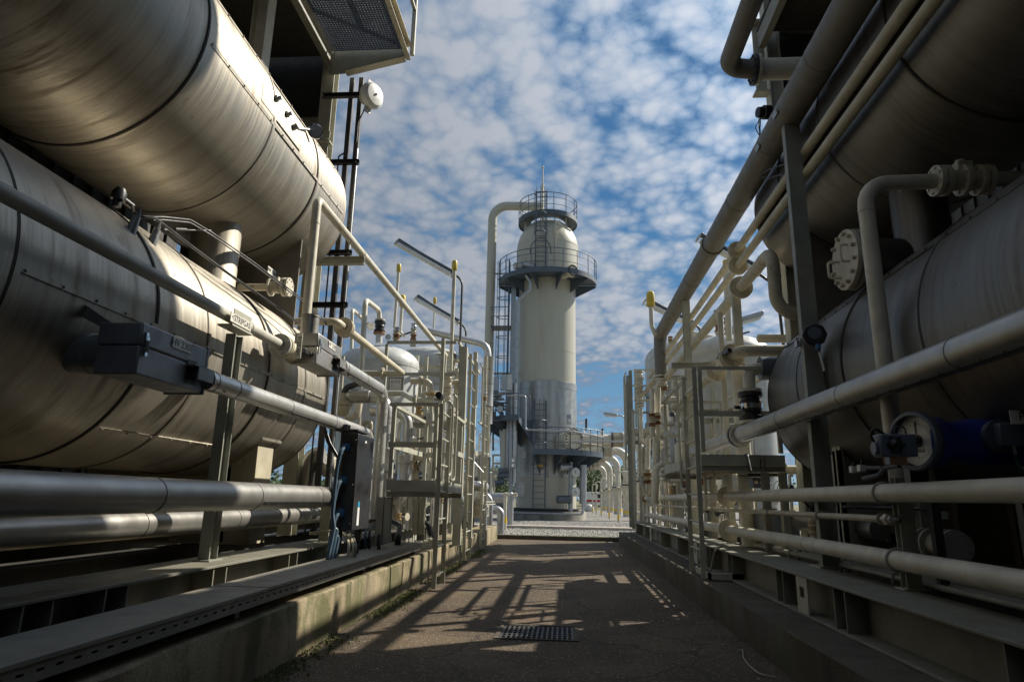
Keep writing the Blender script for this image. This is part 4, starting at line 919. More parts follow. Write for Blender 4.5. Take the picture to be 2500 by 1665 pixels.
# big flanged elbow behind railing
e1=[PY(9.8,1003,930),PY(9.8,1047,932),PY(9.8,1050,960)]
t=pipe('fat cream elbow with orange-rusted flange above the first platform',[e1[0],PY(9.8,1049,930),PY(9.8,1053,962)],.05,'cream',bend=.14,flanges=[(PY(9.8,1028,929),(1,0,0),.08,.03,8)])
link('rusty_flange',MB().flange(PY(9.8,1053,962),(0,0,1),.085,.03,8),'rust_cream',t); link('rusty_flange',MB().flange(PY(9.8,1058,990),(0,0,1),.04,.06,6),'rust_cream',t)
link('tee',MB().tube([PY(9.8,1053,965),PY(9.8,1053,1020)],.045,None,16).tube([PY(9.8,1020,978),PY(9.8,1053,978)],.05,None,12),'cream',t)
link('drain_elbow',MB().tube([PY(9.7,1052,990),PY(9.7,1052,1012),PY(9.7,1040,1016)],.035,.06,10),'cream',t); link('black_lever',MB().beam(PY(9.7,1043,1010),PY(9.7,1037,1022),.035,.03),'black',t)
pipe('cream pipe running level from the first tank to the rusted flange',[PY(10.2,935,960),PY(10.2,985,960),PY(10.0,1003,972),PY(9.9,1012,975)],.045,'cream',bend=.1,flanges=[(PY(9.95,1016,975),(1,0,0),.085,.03,8)])
pipe('thick cream standing pipe behind the first platform railing',[PY(9.3,1050,1010),PY(9.3,1048,1200)],.06,'cream_grey')
stack_valve('cream valve column under the gauge, between the ladders',1092,915,975,10.3,.05,('cream','cream_worn','cream','cream_worn'))
t=thing('pressure_gauge','round silver gauge above a flat disc at the end of the tall cream pipe','gauge',PY(12.3,1109,888)); g0=PY(12.3,1109,870)
link('case',MB().lathe(g0-V((0,.03,0)),(.6,-1,0),[(0,.085),(.05,.085),(.055,.07)],24),'chrome',t); link('dial',MB().cyl(g0+V((.014,-.06,0)),g0+V((.015,-.062,0)),.068,seg=24),'white',t)
link('disc',MB().lathe(PY(12.3,1108,884),(0,0,1),[(0,.03),(.01,.12),(.03,.12),(.04,.03)],24),'cream_worn',t); link('stem',MB().cyl(PY(12.3,1107,905),PY(12.3,1108,884),.025),'cream_worn',t)
t=thing('actuator','large flat cream diaphragm disc with a stem between the left ladders','actuator',PY(11,1115,940)); g0=PY(11,1115,938)
link('diaphragm',MB().lathe(g0,(0,0,1),[(0,.04),(.01,.15),(.025,.155),(.04,.15),(.08,.05),(.16,.045),(.165,.02),(.2,.02)],28),'cream_worn',t); link('yoke',MB().cyl(PY(11,1115,965),g0,.03),'cream_worn',t)
stack_valve('orange-rusted small valve behind the first platform, near its number plate',1052,1128,1158,9.5,.045,('rust','rust_cream','rust','rust_cream'))
tp=PY(9.4,1052,1144); t=thing('number_plate','small cream plate numbered HV 2701 behind the first platform','sign',tp); link('plate',MB().box(tp.x-.08,tp.x+.08,9.36,9.365,tp.z-.022,tp.z+.022),'sign_white',t); txt('plate_text','KV 2704',.035,(tp.x,9.359,tp.z),(1,0,0),(0,0,1),'black',t)
small_valve('cream control valve with silver yoke behind the first platform railing',PY(9.0,1030,1110),(1,0,0),.05)
small_valve('small valve with handwheel low behind the first platform',PY(9.2,1015,1165),(1,0,0),.035)
q=MB()
for k in range(4): q.tube([PY(8.9,1022+k*2,1158),PY(8.9,1030+k*3,1150-k),PY(8.9,1042,1160),PY(8.9,1030+k*3,1172),PY(8.9,1022+k*2,1162)],.008,.05,8)
solo('cable_coil',q,'blue_cable','small coil of dark blue cable behind the first platform toe plate','cable coil')
# actuated globe valve behind panel (cream, bolted bonnet)
t=thing('globe_valve','cream bolted globe valve above and behind the black panel','valve',PY(7.9,838,1015)); c=PY(7.9,838,985)
link('bonnet',MB().flange(c,(0,0,1),.115,.05,8),'cream_worn',t); link('body',MB().lathe(c-V((0,0,.16)),(0,0,1),[(0,.04),(.05,.09),(.13,.10)],20),'cream_worn',t); link('top',MB().lathe(c+V((0,0,.03)),(0,0,1),[(0,.06),(.05,.055),(.1,.04)],16),'cream_worn',t)
link('elbow',MB().tube([c+V((0,0,.12)),c+V((.02,0,.2)),c+V((.2,0,.26)),c+V((.24,0,.26))],.04,.1,12),'dark_steel',t); link('lug',MB().lathe(PY(7.8,867,1010),(0,1,0),[(0,.03),(.015,.03)],12),'cream',t)
pipe('wide short insulated branch entering the twin bends from the left',[PY(7.9,858,967),PY(7.9,903,967)],.085,'alu_dull',rings=[(PY(7.9,861,967),(1,0,0))],name='insulated_pipe',seg=24)
pipe('cream elbow hanging under the short insulated branch',[PY(8.3,876,985),PY(8.3,872,1015),PY(8.3,845,1022)],.05,'cream',bend=.12)
# curled piping and ribbed flange below the lower left vessel end
t=thing('ribbed_coupling','cream ribbed coupling standing behind the cable riser under the vessel end','coupling',PY(7.6,805,1170)); c=PY(7.6,800,1135)
link('ribs',MB().lathe(c-V((.12,0,0)),(1,0,0),[(k*.03,.14 if k%2 else .11) for k in range(9)],28),'cream',t)
pipe('dull insulated elbow dropping behind the fat pipe',[PY(7.3,790,1110),PY(7.3,762,1118),PY(7.3,750,1200)],.11,'alu_dull',bend=.2,name='insulated_pipe')
q=MB()
for k in range(4): q.tube([PY(7.0,790+k,1040),PY(7.0,797+k*3,1080),PY(7.0,825+k*2,1118+k*2)],.009,.3,8)
solo('cable_loop',q,'black','loop of black cables hanging between the cable riser and the panel','cable')
# low row of insulated pipes and saddles along the left far skid
pipe('low insulated pipe continuing past the first platform',[(-2.5,8.4,1.02),(-2.5,11.0,1.02)],.17,'alu_dull',rings=[((-2.5,y,1.02),(0,1,0)) for y in (9,9.8,10.5)],name='insulated_pipe',seg=28)
t=thing('fat_elbow','big dull insulated elbow curling down under the first platform','pipe',(-2.4,8.6,.6)); link('run',MB().tube([(-3.1,8.6,1.05),(-2.45,8.6,1.05),(-2.45,8.6,.5)],.19,.35,24),'alu_dull',t)
pipe('insulated pipe with domed valve cover crossing below the third ladder',[(-2.6,13.6,1.25),(-1.75,13.6,1.25),(-1.75,14.6,1.25)],.10,'alu',bend=.2,flanges=[((-1.95,13.6,1.25),(1,0,0),.19,.04,8)],name='insulated_pipe')
p=PY(14.4,1171,1215); t=thing('valve_jacket','insulated oval valve jacket at the foot of the insulated column','valve jacket',p)
link('jacket',MB().lathe(p-V((.08,0,0)),(1,0,0),[(0,.20),(.01,.24),(.15,.24),(.16,.2)],8),'alu',t,bevel=.02); link('lever',MB().box(p.x+.02,p.x+.2,p.y-.2,p.y-.18,p.z+.1,p.z+.13),'chrome',t)
p=PY(15.2,1165,1170); pipe('insulated riser with rounded top beside the insulated column',[p+V((0,0,-.6)),p+V((0,0,.55)),p+V((.12,0,.6)),p+V((.12,0,-.3))],.085,'alu',bend=.07,name='insulated_pipe')
# silver pipe leaving the plinth and bending into the gravel
Yp=16.6; a=PY(Yp,1155,1246); b=PY(Yp,1226,1246)
pipe('orange-stained insulated pipe lying on the end of the left skid',[(PY(Yp,1142,1243).x,Yp,a.z),(PY(Yp,1192,1243).x,Yp,a.z)],.10,'galv',name='insulated_pipe')
pipe('silver pipe reaching past the left plinth and bending down into the gravel',[(PY(18.2,1192,1243).x,18.2,PY(18.2,1192,1243).z),(PY(18.2,1223,1243).x,18.2,PY(18.2,1192,1243).z),(PY(18.2,1223,1243).x,18.2,.05)],.10,'galv',bend=.14,flanges=[(PY(18.2,1190,1243),(1,0,0),.2,.05,8)],rings=[(PY(18.2,1201,1243),(1,0,0)),(PY(18.2,1212,1243),(1,0,0))],name='insulated_pipe')
x=PY(17.9,1196,1260).x; pipe('silver upright pipe behind the bend at the end of the left plinth',[(x,17.9,.07),(x,17.9,PY(17.9,1196,1210).z),(x-.5,17.9,PY(17.9,1196,1205).z)],.075,'galv',bend=.2,name='insulated_pipe')
# end skid box at the far end of the left plinth
solo('skid_end_box',MB().box(-2.5,-1.9,15.4,16.9,.567,.83),'cream','pale cream steel box at the far end of the left skid','steel box',bevel=.01)
solo('pipe_rest',MB().box(-2.3,-1.7,14.2,16.6,.86,.885).box(-2.3,-1.72,14.2,16.6,.92,.94),'frame_grey','flat double shelf over the cream end box','shelf')
# back-of-skid pipe rack beams seen between posts
for i,(x0,y0,x1,y1,Y) in enumerate(((1005,897,1095,897,13.0),(1010,1024,1075,1026,10.8),(985,1038,1130,1043,10.4),(940,868,1090,876,15.5))):
    a,b=PY(Y,x0,y0),PY(Y,x1,y1); solo('rack_beam',MB().chan(V((a.x,Y,a.z)),V((b.x,Y,a.z)),.06,.09,.006),'frame_grey',('grey cross beam in front of the second tank','grey cross beam behind the valves of the first platform','lowest grey cross beam behind the valves','upper cross beam resting before the second tank dome')[i],'beam')
for i,(px,y0,y1,Y) in enumerate(((1017,868,945,13),(1038,870,1000,12.5),(1078,870,1200,11.2),(985,1000,1180,9.9),(1108,900,1240,12.8),(1120,1000,1290,11.9))):
    x=PY(Y,px,(y0+y1)/2).x; solo('rack_post',MB().chan((x,Y,.337),(x,Y,PY(Y,px,y0).z),.07,.06,.006,up=(0,1,0)),'frame_grey',('rack post left of the second tank','rack post before the second tank','rack post beside the gauge','rack post behind the left corner of the first platform','rack post behind the diaphragm disc','rack post between the second and third ladders')[i],'steel post')
# ---------------------------------------------------------------- the tower
Yt=33.5; xt=PY(Yt,1335,900).x; Yf=Yt-1.5
def zf(px,py,Y=None): return PY(Y or Yf,px,py).z
T=thing('process_tower','tall cream process tower with steel belt, round platforms and caged ladders','tower',(xt,Yt,.07))
z_skirt=zf(1320,1165); z_clad=zf(1330,929); z_mid=zf(1336,657,Yt-2.6); z_top=zf(1325,517,Yt-1.6)
seg=72
link('pedestal',MB().lathe((xt,Yt,.0),(0,0,1),[(0,1.98),(.42,1.98),(.44,1.95)],12),'concrete_pale',T)
link('base_ring',MB().lathe((xt,Yt,.44),(0,0,1),[(0,1.78),(.05,1.78),(.051,1.62),(.12,1.62),(.121,1.74),(.16,1.74)],seg),'dark_steel',T)
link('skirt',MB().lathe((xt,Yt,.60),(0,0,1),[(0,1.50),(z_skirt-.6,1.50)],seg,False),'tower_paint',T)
q=MB(); zz=z_skirt; nb=5; hb=(z_clad-z_skirt-.35)/nb
link('cladding',MB().lathe((xt,Yt,z_skirt),(0,0,1),[(0,1.50),(.01,1.535),(z_clad-z_skirt-.35,1.535),(z_clad-z_skirt-.34,1.545),(z_clad-z_skirt,1.545),(z_clad-z_skirt+.02,1.5)],seg,False),'tower_clad',T)
for k in range(nb): link('cladding_seam',MB().ring((xt,Yt,z_skirt+hb*(k+1)-.0),(0,0,1),1.534,.025,.004,seg),'alu_dull',T)
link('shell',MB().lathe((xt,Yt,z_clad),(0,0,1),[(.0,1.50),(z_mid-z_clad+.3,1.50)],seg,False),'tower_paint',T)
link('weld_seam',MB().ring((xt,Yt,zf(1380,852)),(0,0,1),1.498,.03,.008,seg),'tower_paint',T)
zb=z_mid; ze=PY(Yt,1404,612).z; zd_=z_top
R2=1.66; prof=[(0,R2-.1),(.01,R2),(ze-zb,R2)]
for k in range(1,13):
    a=math.pi/2*k/12; prof.append((ze-zb+(PY(Yt,1335,541).z-ze)*math.sin(a),R2*math.cos(a)+.001))
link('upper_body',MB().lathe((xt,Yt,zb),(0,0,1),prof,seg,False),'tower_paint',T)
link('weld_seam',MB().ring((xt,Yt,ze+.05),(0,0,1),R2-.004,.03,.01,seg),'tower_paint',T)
# round platforms
def rplat(name,z,r0,r1,a0,a1,hr,posts,label,mid=(.4,.75),brk=True,cx=xt,cy=Yt,drop=.9):
    """annular sector, angles in degrees measured from +X"""
    P=link(name,MB().add([],[]).lathe((cx,cy,z-.05),(0,0,1),[(0,.01),(0,.011)],3,False),'rail_blue',T) if False else None
    A0,A1=R(a0),R(a1); n=max(8,int(abs(a1-a0)/7)); q=MB(); vs=[]
    for k in range(n+1):
        a=A0+(A1-A0)*k/n; c,s=math.cos(a),math.sin(a)
        vs+=[(cx+r0*c,cy+r0*s,z-.03),(cx+r1*c,cy+r1*s,z-.03),(cx+r1*c,cy+r1*s,z),(cx+r0*c,cy+r0*s,z)]
    fs=[]
    for k in range(n):
        o=4*k
        for (i,j) in ((0,1),(1,2),(2,3),(3,0)): fs.append((o+i,o+j,o+4+j,o+4+i))
    fs.append((0,1,2,3)); fs.append((4*n+3,4*n+2,4*n+1,4*n)); q.add(vs,fs)
    P=link('platform',q,'rail_blue',T,label=label); P['category']=None; del P['category']
    q=MB(); vs=[]
    for k in range(n+1):
        a=A0+(A1-A0)*k/n; c,s=math.cos(a),math.sin(a)
        vs+=[(cx+(r1+.002)*c,cy+(r1+.002)*s,z-.12),(cx+(r1+.02)*c,cy+(r1+.02)*s,z-.12),(cx+(r1+.02)*c,cy+(r1+.02)*s,z+.14),(cx+(r1+.002)*c,cy+(r1+.002)*s,z+.14)]
    q.add(vs,fs); link('toe_plate',q,'rail_blue',P)
    def arc(h): return [(cx+r1*math.cos(A0+(A1-A0)*k/n),cy+r1*math.sin(A0+(A1-A0)*k/n),z+h) for k in range(n+1)]
    for h in (hr,)+tuple(hr*m_ for m_ in mid): link('handrail' if h==hr else 'mid_rail',MB().tube(arc(h),.022 if h==hr else .014,None,6),'rail_blue',P)
    for k in range(posts+1):
        a=A0+(A1-A0)*k/posts; link('rail_post',MB().beam((cx+r1*math.cos(a),cy+r1*math.sin(a),z),(cx+r1*math.cos(a),cy+r1*math.sin(a),z+hr),.035,.035),'rail_blue',P)
    if brk:
        m_=max(2,posts//2)
        for k in range(m_+1):
            a=A0+(A1-A0)*k/m_; c,s=math.cos(a),math.sin(a); ra=r0+.003
            vs=[V((cx+ra*c,cy+ra*s,z-.04)),V((cx+r1*.985*c,cy+r1*.985*s,z-.04)),V((cx+r1*.985*c,cy+r1*.985*s,z-.16)),V((cx+ra*c,cy+ra*s,z-drop))]; o=V((-s,c,0))*.012
            link('bracket',MB().add([v-o for v in vs]+[v+o for v in vs],[(0,1,2,3),(7,6,5,4),(0,4,5,1),(1,5,6,2),(2,6,7,3),(3,7,4,0)]),'rail_blue',P)
    return P
rplat('platform',z_mid,1.50,2.62,-178,0,1.15,10,'wide dark blue-grey ring platform around the tower shoulder',drop=.7)
rplat('platform',z_top,.95,1.60,0,359.9,1.12,14,'small dark ring platform at the tower top',brk=False)
for k in range(6):
    a=R(20+60*k); c,s=math.cos(a),math.sin(a); link('strut',MB().beam((xt+1.30*c,Yt+1.30*s,ze+.2),(xt+1.30*c,Yt+1.30*s,z_top-.04),.09,.09),'cream_grey',T)
a=PY(Yt-1.62,1357,540); b=PY(Yt-1.62,1393,565)
link('davit',MB().beam(V((a.x,Yt-1.62,z_mid+.1)),a,.08,.08).beam(a,V((b.x,Yt-1.62,b.z)),.07,.09).beam(V((a.x+.05,Yt-1.62,a.z-.55)),(a+b)/2,.05,.05),'cream',T)
# caged ladders
def caged(x,y,z0,z1,w_,label,cz0=None,mat='rail_blue',cage=True,nx=(0,-1),rung=.28):
    L=link('ladder',MB().beam((x-w_/2*abs(nx[1]),y-w_/2*abs(nx[0]),z0),(x-w_/2*abs(nx[1]),y-w_/2*abs(nx[0]),z1),.06,.03).beam((x+w_/2*abs(nx[1]),y+w_/2*abs(nx[0]),z0),(x+w_/2*abs(nx[1]),y+w_/2*abs(nx[0]),z1),.06,.03),mat,T,label=label)
    z=z0+.15; q=MB()
    while z<z1:
        link('rung',MB().beam((x-w_/2*abs(nx[1]),y-w_/2*abs(nx[0]),z),(x+w_/2*abs(nx[1]),y+w_/2*abs(nx[0]),z),.028,.028),mat,L); z+=rung
    if cage:
        zc=cz0
        while zc<=z1+.01:
            pts=[]
            for k in range(11):
                a=math.pi*k/10; u=math.cos(a)*(w_/2+.08); v=math.sin(a)*.62; pts.append((x+u*abs(nx[1])+v*nx[0],y+v*nx[1]+u*abs(nx[0]),zc))
            link('cage_hoop',MB().tube(pts,.02,None,6),mat,L); zc+=1.05
        for k in (1,3,5,7,9):
            a=math.pi*k/10; u=math.cos(a)*(w_/2+.08); v=math.sin(a)*.62; px_,py_=x+u*abs(nx[1])+v*nx[0],y+v*nx[1]+u*abs(nx[0]); link('cage_bar',MB().beam((px_,py_,cz0),(px_,py_,z1),.03,.012),mat,L)
    return L
xlad=PY(Yt-1.75,1320,600).x; caged(xlad,Yt-1.78,z_mid,z_top+1.1,.52,'short ladder from shoulder platform to tower top',z_mid+2.2)
link('hoop_rail',MB().tube([(xlad-.55,Yt-1.8,z_mid+1.1),(xlad-.5,Yt-1.8,z_mid+1.6),(xlad,Yt-1.8,z_mid+2.2),(xlad+.5,Yt-1.8,z_mid+1.6),(xlad+.55,Yt-1.8,z_mid+1.1)],.025,.4,6),'rail_blue',T)
xm=PY(Yt,1325,450).x; link('lightning_mast',MB().cyl((xm,Yt,z_top-.2),(xm,Yt,PY(Yt,1325,450).z),.075).cyl((xm,Yt,PY(Yt,1325,450).z),(xm,Yt,PY(Yt,1325,409).z),.035).sphere((xm,Yt,PY(Yt,1325,409).z),.07,10,6),'cream',T)
# left ladder (long, caged) beside the shell
xl2=PY(Yt-.9,1241,800).x; z_lp=PY(Yt-2.2,1240,1024).z
caged(xl2,Yt-.9,z_lp,z_mid+1.1,.50,'long caged ladder on the left flank of the tower',z_lp+2.3,nx=(-1,0)) 
link('ladder_backing',MB().box(xl2+.10,xl2+.35,Yt-.75,Yt-.6,z_lp,z_mid-.1),'galv',T)
P=link('rest_platform',MB().box(xl2-.9,xl2+.15,Yt-1.1,Yt-.2,PY(Yt,1225,808).z-.05,PY(Yt,1225,808).z),'rail_blue',T)
for h in (.5,1.0): link('handrail',MB().tube([(xl2,Yt-1.1,PY(Yt,1225,808).z+h),(xl2-.9,Yt-1.1,PY(Yt,1225,808).z+h),(xl2-.9,Yt-.2,PY(Yt,1225,808).z+h)],.02,None,6),'rail_blue',P)
# lower left platform
rplat('platform',z_lp,1.545,3.35,-170,-112,1.15,5,'lower left dark platform with gear behind its railing',drop=1.2)
rplat('platform',z_lp,1.545,3.3,172,190,1.15,2,'far left end of the lower dark platform',brk=False)
# right lower platform with curved rail, manway
z_rp=PY(Yt-2.9,1400,1104).z
rplat('platform',z_rp,1.545,3.0,-100,-22,1.15,7,'lower right dark platform below the bolted manway',drop=.95)
zrr=PY(Yt-3,1360,1052).z
# right front ladder
xr=PY(Yt-1.9,1316,1180).x; zl=PY(Yt-1.9,1316,977).z
caged(xr,Yt-1.78,.62,zl,.56,'front ladder with cage on its upper half',PY(Yt-1.9,1316,1135).z)
link('warning_plate',MB().box(xr-.16,xr+.16,Yt-1.83,Yt-1.82,PY(Yt-1.9,1316,1139).z,PY(Yt-1.9,1316,1133).z+.02),'yellow_mark',T)
# pale pipe rail from lower-left platform over to the right one
pts=[PY(Yt-3.0,1238,966),PY(Yt-3.0,1283,966),PY(Yt-3.0,1283,1049),PY(Yt-3.0,1400,1053),PY(Yt-2.3,1473,1068)]
link('pale_handrail',MB().tube(pts,.045,.12,8),'galv',T)
link('loop_rail',MB().tube([PY(Yt-2.7,1285,966),PY(Yt-2.7,1294,968),PY(Yt-2.7,1294,1020)],.03,.08,8),'rail_blue',T)
# manways
def manway(c,ax,r,d,n=20):
    ax=V(ax).normalized(); M=link('manway',MB().lathe(c-ax*d,ax,[(0,r*.75),(d-.2,r*.75),(d-.19,r*1.05),(d-.1,r*1.05),(d-.099,r*.95),(d-.085,r*.95),(d-.084,r*1.05),(d,r*1.05)],36),'cream',T)
    s1,s2=frame(ax)
    for k in range(n):
        a=2*math.pi*k/n; p=c+(s1*math.cos(a)+s2*math.sin(a))*r*.92; link('bolt',MB().cyl(p-ax*.22,p+ax*.05,.035,seg=6),'black',M)
    return M
c=PY(Yt-2.6,1402,1073); manway(c,(.55,-.83,0),.50,.95)
c=PY(Yt-2.2,1399,661); manway(c,(.62,-.78,0),.30,.8,18)
for (x0,y0,x1,y1,r) in ((1205,655,1240,650,.20),): 
    for k in range(2):
        a=PY(Yt-1.9,1256+k*18,649-k*2); link('stub_nozzle',MB().lathe(a,(.85,.5,0),[(0,.18),(1.2,.20)],22),'galv' if k else 'dull_white',T)
# vertical pipes on the left flank
def tp(pts,Y,r,mt='galv',bend=.3,name='riser_pipe',rings=()): return link(name,MB().tube([PY(Y,*p) for p in pts],r,bend,14),mt,T)
tp([(1285,672),(1296,690),(1294,708),(1263,735),(1258,1180)],Yt-2.0,.09,bend=.3)
tp([(1243,920),(1240,1170)],Yt-1.8,.11); tp([(1225,1050),(1228,1150)],Yt-1.2,.12,'alu_dull')
tp([(1249,930),(1247,1230)],Yt-2.1,.10,'galv'); tp([(1259,935),(1256,1180)],Yt-2.15,.10,'alu')
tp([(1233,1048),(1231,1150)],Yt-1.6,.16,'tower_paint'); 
tp([(1204,960),(1204,1100)],Yt,.05,'rail_blue')
z=PY(Yt-2.2,1253,1130).z; xx=PY(Yt-2.2,1253,1130).x
link('twin_eye_plate',MB().obox((xx,Yt-2.35,z),(.13,0,0),(0,.03,0),(0,0,.27)),'galv',T,bevel=.05)
for dz in (.1,-.12): link('eye',MB().cyl((xx,Yt-2.42,z+dz),(xx,Yt-2.38,z+dz),.06,seg=14),'chrome',T)
for (x,y) in ((1230,1150),(1228,1162),(1222,1178)): a=PY(Yt-2.4,x,y); link('level_bottle',MB().lathe(a+V((-.25,0,-.02)),(1,0,.15),[(0,.11),(.01,.14),(.42,.14),(.43,.11)],18),'slate',T)
a=PY(Yt-1.9,1268,1194); link('control_cabinet',MB().box(a.x-.24,a.x+.24,Yt-1.85,Yt-1.62,a.z-.36,a.z+.36),'galv',T,bevel=.02)
for (x,y,x1) in ((1365,1140,1392),(1360,1219,1392)):
    a=PY(Yt-2.0,x,y); b=PY(Yt-1.75,x1,y); link('horizontal_bottle',MB().lathe(a,b-a,[(0,.12),(.02,.18),((b-a).length,.19)],22),'galv' if y<1200 else 'slate',T)
for (x,y0,y1,r) in ((1394,1128,1248,.10),(1424,1135,1230,.17)):
    tp([(x,y0),(x-1,y1)],Yt-1.7,r,'galv')
for y in (1153,1200):
    a=PY(Yt-2.0,1404,y); link('round_gear',MB().lathe(a,(.5,-.86,0),[(-.1,.19),(0,.22),(.08,.22),(.1,.08),(.2,.06)],24),'dull_white',T)
for k,(x,y0,y1) in enumerate(((1383,1150,1240),(1388,1150,1240))): tp([(x,y0),(x,y1)],Yt-1.65,.025,'cream')
a=PY(Yt-1.6,1389,1024); link('instrument_box',MB().box(a.x-.11,a.x+.11,Yt-1.75,Yt-1.5,a.z-.23,a.z+.23),'galv',T,bevel=.01); link('instrument_face',MB().box(a.x-.02,a.x+.08,Yt-1.76,Yt-1.751,a.z-.15,a.z+.02),'white',T)
link('label_plate',MB().box(PY(Yt-1.6,1337,1036).x,PY(Yt-1.6,1350,1036).x,Yt-1.60,Yt-1.58,PY(Yt-1.6,1337,1044).z,PY(Yt-1.6,1337,1031).z),'white_grey',T)
link('label_plate',MB().box(PY(Yt-1.6,1275,1110).x,PY(Yt-1.6,1283,1110).x,Yt-1.62,Yt-1.56,PY(Yt-1.6,1279,1118).z,PY(Yt-1.6,1279,1102).z),'white_grey',T)
link('ring_pipe',MB().tube([PY(Yt-2.3,1240,1252),PY(Yt-2.3,1423,1255),PY(Yt-2.3,1423,1225)],.055,.12,10),'galv',T)
# gear on the left platform
random.seed(8)
for k in range(26):
    x=random.uniform(1196,1232); y=random.uniform(955,1022); a=PY(Yt-2.2+random.uniform(-.5,.5),x,y); s=random.uniform(.05,.16)
    link('gear_box' if k%3 else 'gear_pipe',MB().box(a.x-s,a.x+s*.8,a.y-s,a.y+s,a.z-s*random.uniform(.5,1.6),a.z+s) if k%3 else MB().cyl(a-V((.3,0,0)),a+V((.3,0,.05)),.05,seg=10),random.choice(['slate','dark_steel','rail_blue','galv']),T)
for (x0,x1,y0,y1) in ((1200,1218,922,960),(1222,1240,918,953),(1239,1250,916,953)):
    a,b=PY(Yt-2.4,x0,y1),PY(Yt-2.4,x1,y0); link('cabinet',MB().box(a.x,b.x,Yt-2.6,Yt-2.3,a.z,b.z),'galv' if x0<1239 else 'dull_white',T)
# overhead vapour pipe beside the tower
YV=33.2; ptop=PY(YV,1200,503); xv=PY(YV,1198,700).x
V1=thing('vapour_pipe','thick cream pipe rising left of the tower and bending over to its top','pipe',(xv,YV,.07))
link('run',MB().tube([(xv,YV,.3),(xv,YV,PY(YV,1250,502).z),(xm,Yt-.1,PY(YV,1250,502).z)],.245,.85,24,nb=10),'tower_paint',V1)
for y in (669,840): link('band',MB().ring((xv,YV,PY(YV,1190,y).z),(0,0,1),.245,.05,.012),'cream_grey',V1)
for y in (669,): link('tie',MB().beam((xv,YV,PY(YV,1190,y).z),(xt-1.4,YV,PY(YV,1190,y).z),.08,.08),'cream_grey',V1)
link('tie',MB().beam((xv,YV,PY(YV,1190,912).z),(xt-1.4,YV,PY(YV,1190,912).z),.08,.12),'cream_grey',V1)
# small items around the tower foot
def stand(label,px,y0,y1,Y,r,mat,mark=False,topt=None):
    a=PY(Y,px,y0); t=thing('standpipe',label,'standpipe',(a.x,Y,.07)); link('pipe',MB().cyl((a.x,Y,.05),(a.x,Y,a.z),r).sphere((a.x,Y,a.z),r,12,6),mat,t)
    if mark: link('yellow_band',MB().ring((a.x,Y,.38),(0,0,1),r,.18,.004),'yellow_mark',t)
    link('valve_tee',MB().cyl((a.x-r*2,Y,a.z),(a.x+r*2.2,Y,a.z+.01),r*.7,seg=10),'cream',t); return t
stand('white standpipe with yellow band standing in the gravel left of the tower foot',1234,1206,1275,20.5,.055,'cream',True)
stand('grey insulated standpipe with pointed top behind the yellow-banded one',1247,1208,1265,22.5,.10,'galv')
pipe('silver horizontal pipe low behind the left skid end, before the tower',[PY(27,1160,1215),PY(27,1240,1215)],.20,'galv',name='insulated_pipe')
t=thing('machine_skid','dark machine skid with pumps in the shade left of the tower foot','machine',PY(29,1215,1262)); random.seed(4)
for k in range(14):
    a=PY(29+random.uniform(-1,1),random.uniform(1180,1245),random.uniform(1215,1250)); s=random.uniform(.1,.3); link('pump_part',MB().box(a.x-s,a.x+s,a.y-s,a.y+s,a.z-s*.6,a.z+s*.6) if k%2 else MB().cyl(a-V((s,0,0)),a+V((s,0,0)),s*.6),random.choice(['slate','dark_steel','alu_dull']),t,bevel=.02)
t=thing('stair_landing','pale steel stair landing with square railing left of the tower pipes','platform',PY(36,1225,1150))
for (x0,y0,x1,y1) in ((1204,1110,1204,1190),(1232,1110,1232,1150),(1204,1111,1232,1111),(1204,1131,1232,1131),(1204,1150,1232,1150),(1206,1165,1206,1200)):
    a,b=PY(36,x0,y0),PY(36,x1,y1); link('rail',MB().beam(a,b+V((0,.001,0)),.10,.10),'cream_grey',t)
link('landing',MB().box(PY(36,1204,1150).x,PY(36,1236,1150).x,35.5,36.5,PY(36,1204,1152).z-.15,PY(36,1204,1150).z),'cream_grey',t)
# ---------------------------------------------------------------- background: gooseneck manifold, trees, lamps
GX=3.92; GY=[34,42.2,50,58,66]; names=['nearest','second','third','fourth','farthest']
for i,Y in enumerate(GY):
    r=.25; zt_=4.05+.05*i
    t=thing('gooseneck_pipe',f'{names[i]} of the five cream goosenecks right of the tower, dropping into a bolted barrel','pipe',(GX,Y,.07),'cream gooseneck pipes of the manifold')
    link('bend',MB().tube([(-.2,Y,zt_),(GX,Y,zt_),(GX,Y,2.15)],r,.75,24,nb=8),'cream',t)
    link('barrel',MB().lathe((GX,Y,.0),(0,0,1),[(0,.30),(1.35,.30),(1.4,.33),(1.75,.33),(1.85,.36)],28),'cream',t)
    link('flange',MB().flange((GX,Y,1.90),(0,0,1),.45,.08,20,br=.025),'cream',t); link('flange',MB().flange((GX,Y,2.07),(0,0,1),.45,.08,20,br=.025),'cream',t)
    link('gasket',MB().cyl((GX,Y,1.94),(GX,Y,2.03),.40,seg=28),'dark_steel',t)
    link('yellow_band',MB().ring((GX,Y,.35),(0,0,1),.30,.13,.004,28),'yellow_mark',t)
    c=V((2.72,Y,zt_))
    for dx in (-.28,.28): link('joint_flange',MB().cyl(c+V((dx-.04,0,0)),c+V((dx+.04,0,0)),.40,seg=28),'dark_steel' if dx<0 else 'cream',t)
    q=MB()
    for k in range(18):
        a=2*math.pi*k/18; q.cyl(c+V((-.3,.35*math.cos(a),.35*math.sin(a))),c+V((.3,.35*math.cos(a),.35*math.sin(a))),.022,seg=6)
    link('tie_bolts',q,'cream_worn',t); link('joint_core',MB().cyl(c-V((.27,0,0)),c+V((.27,0,0)),.29,seg=28),'cream_worn',t)
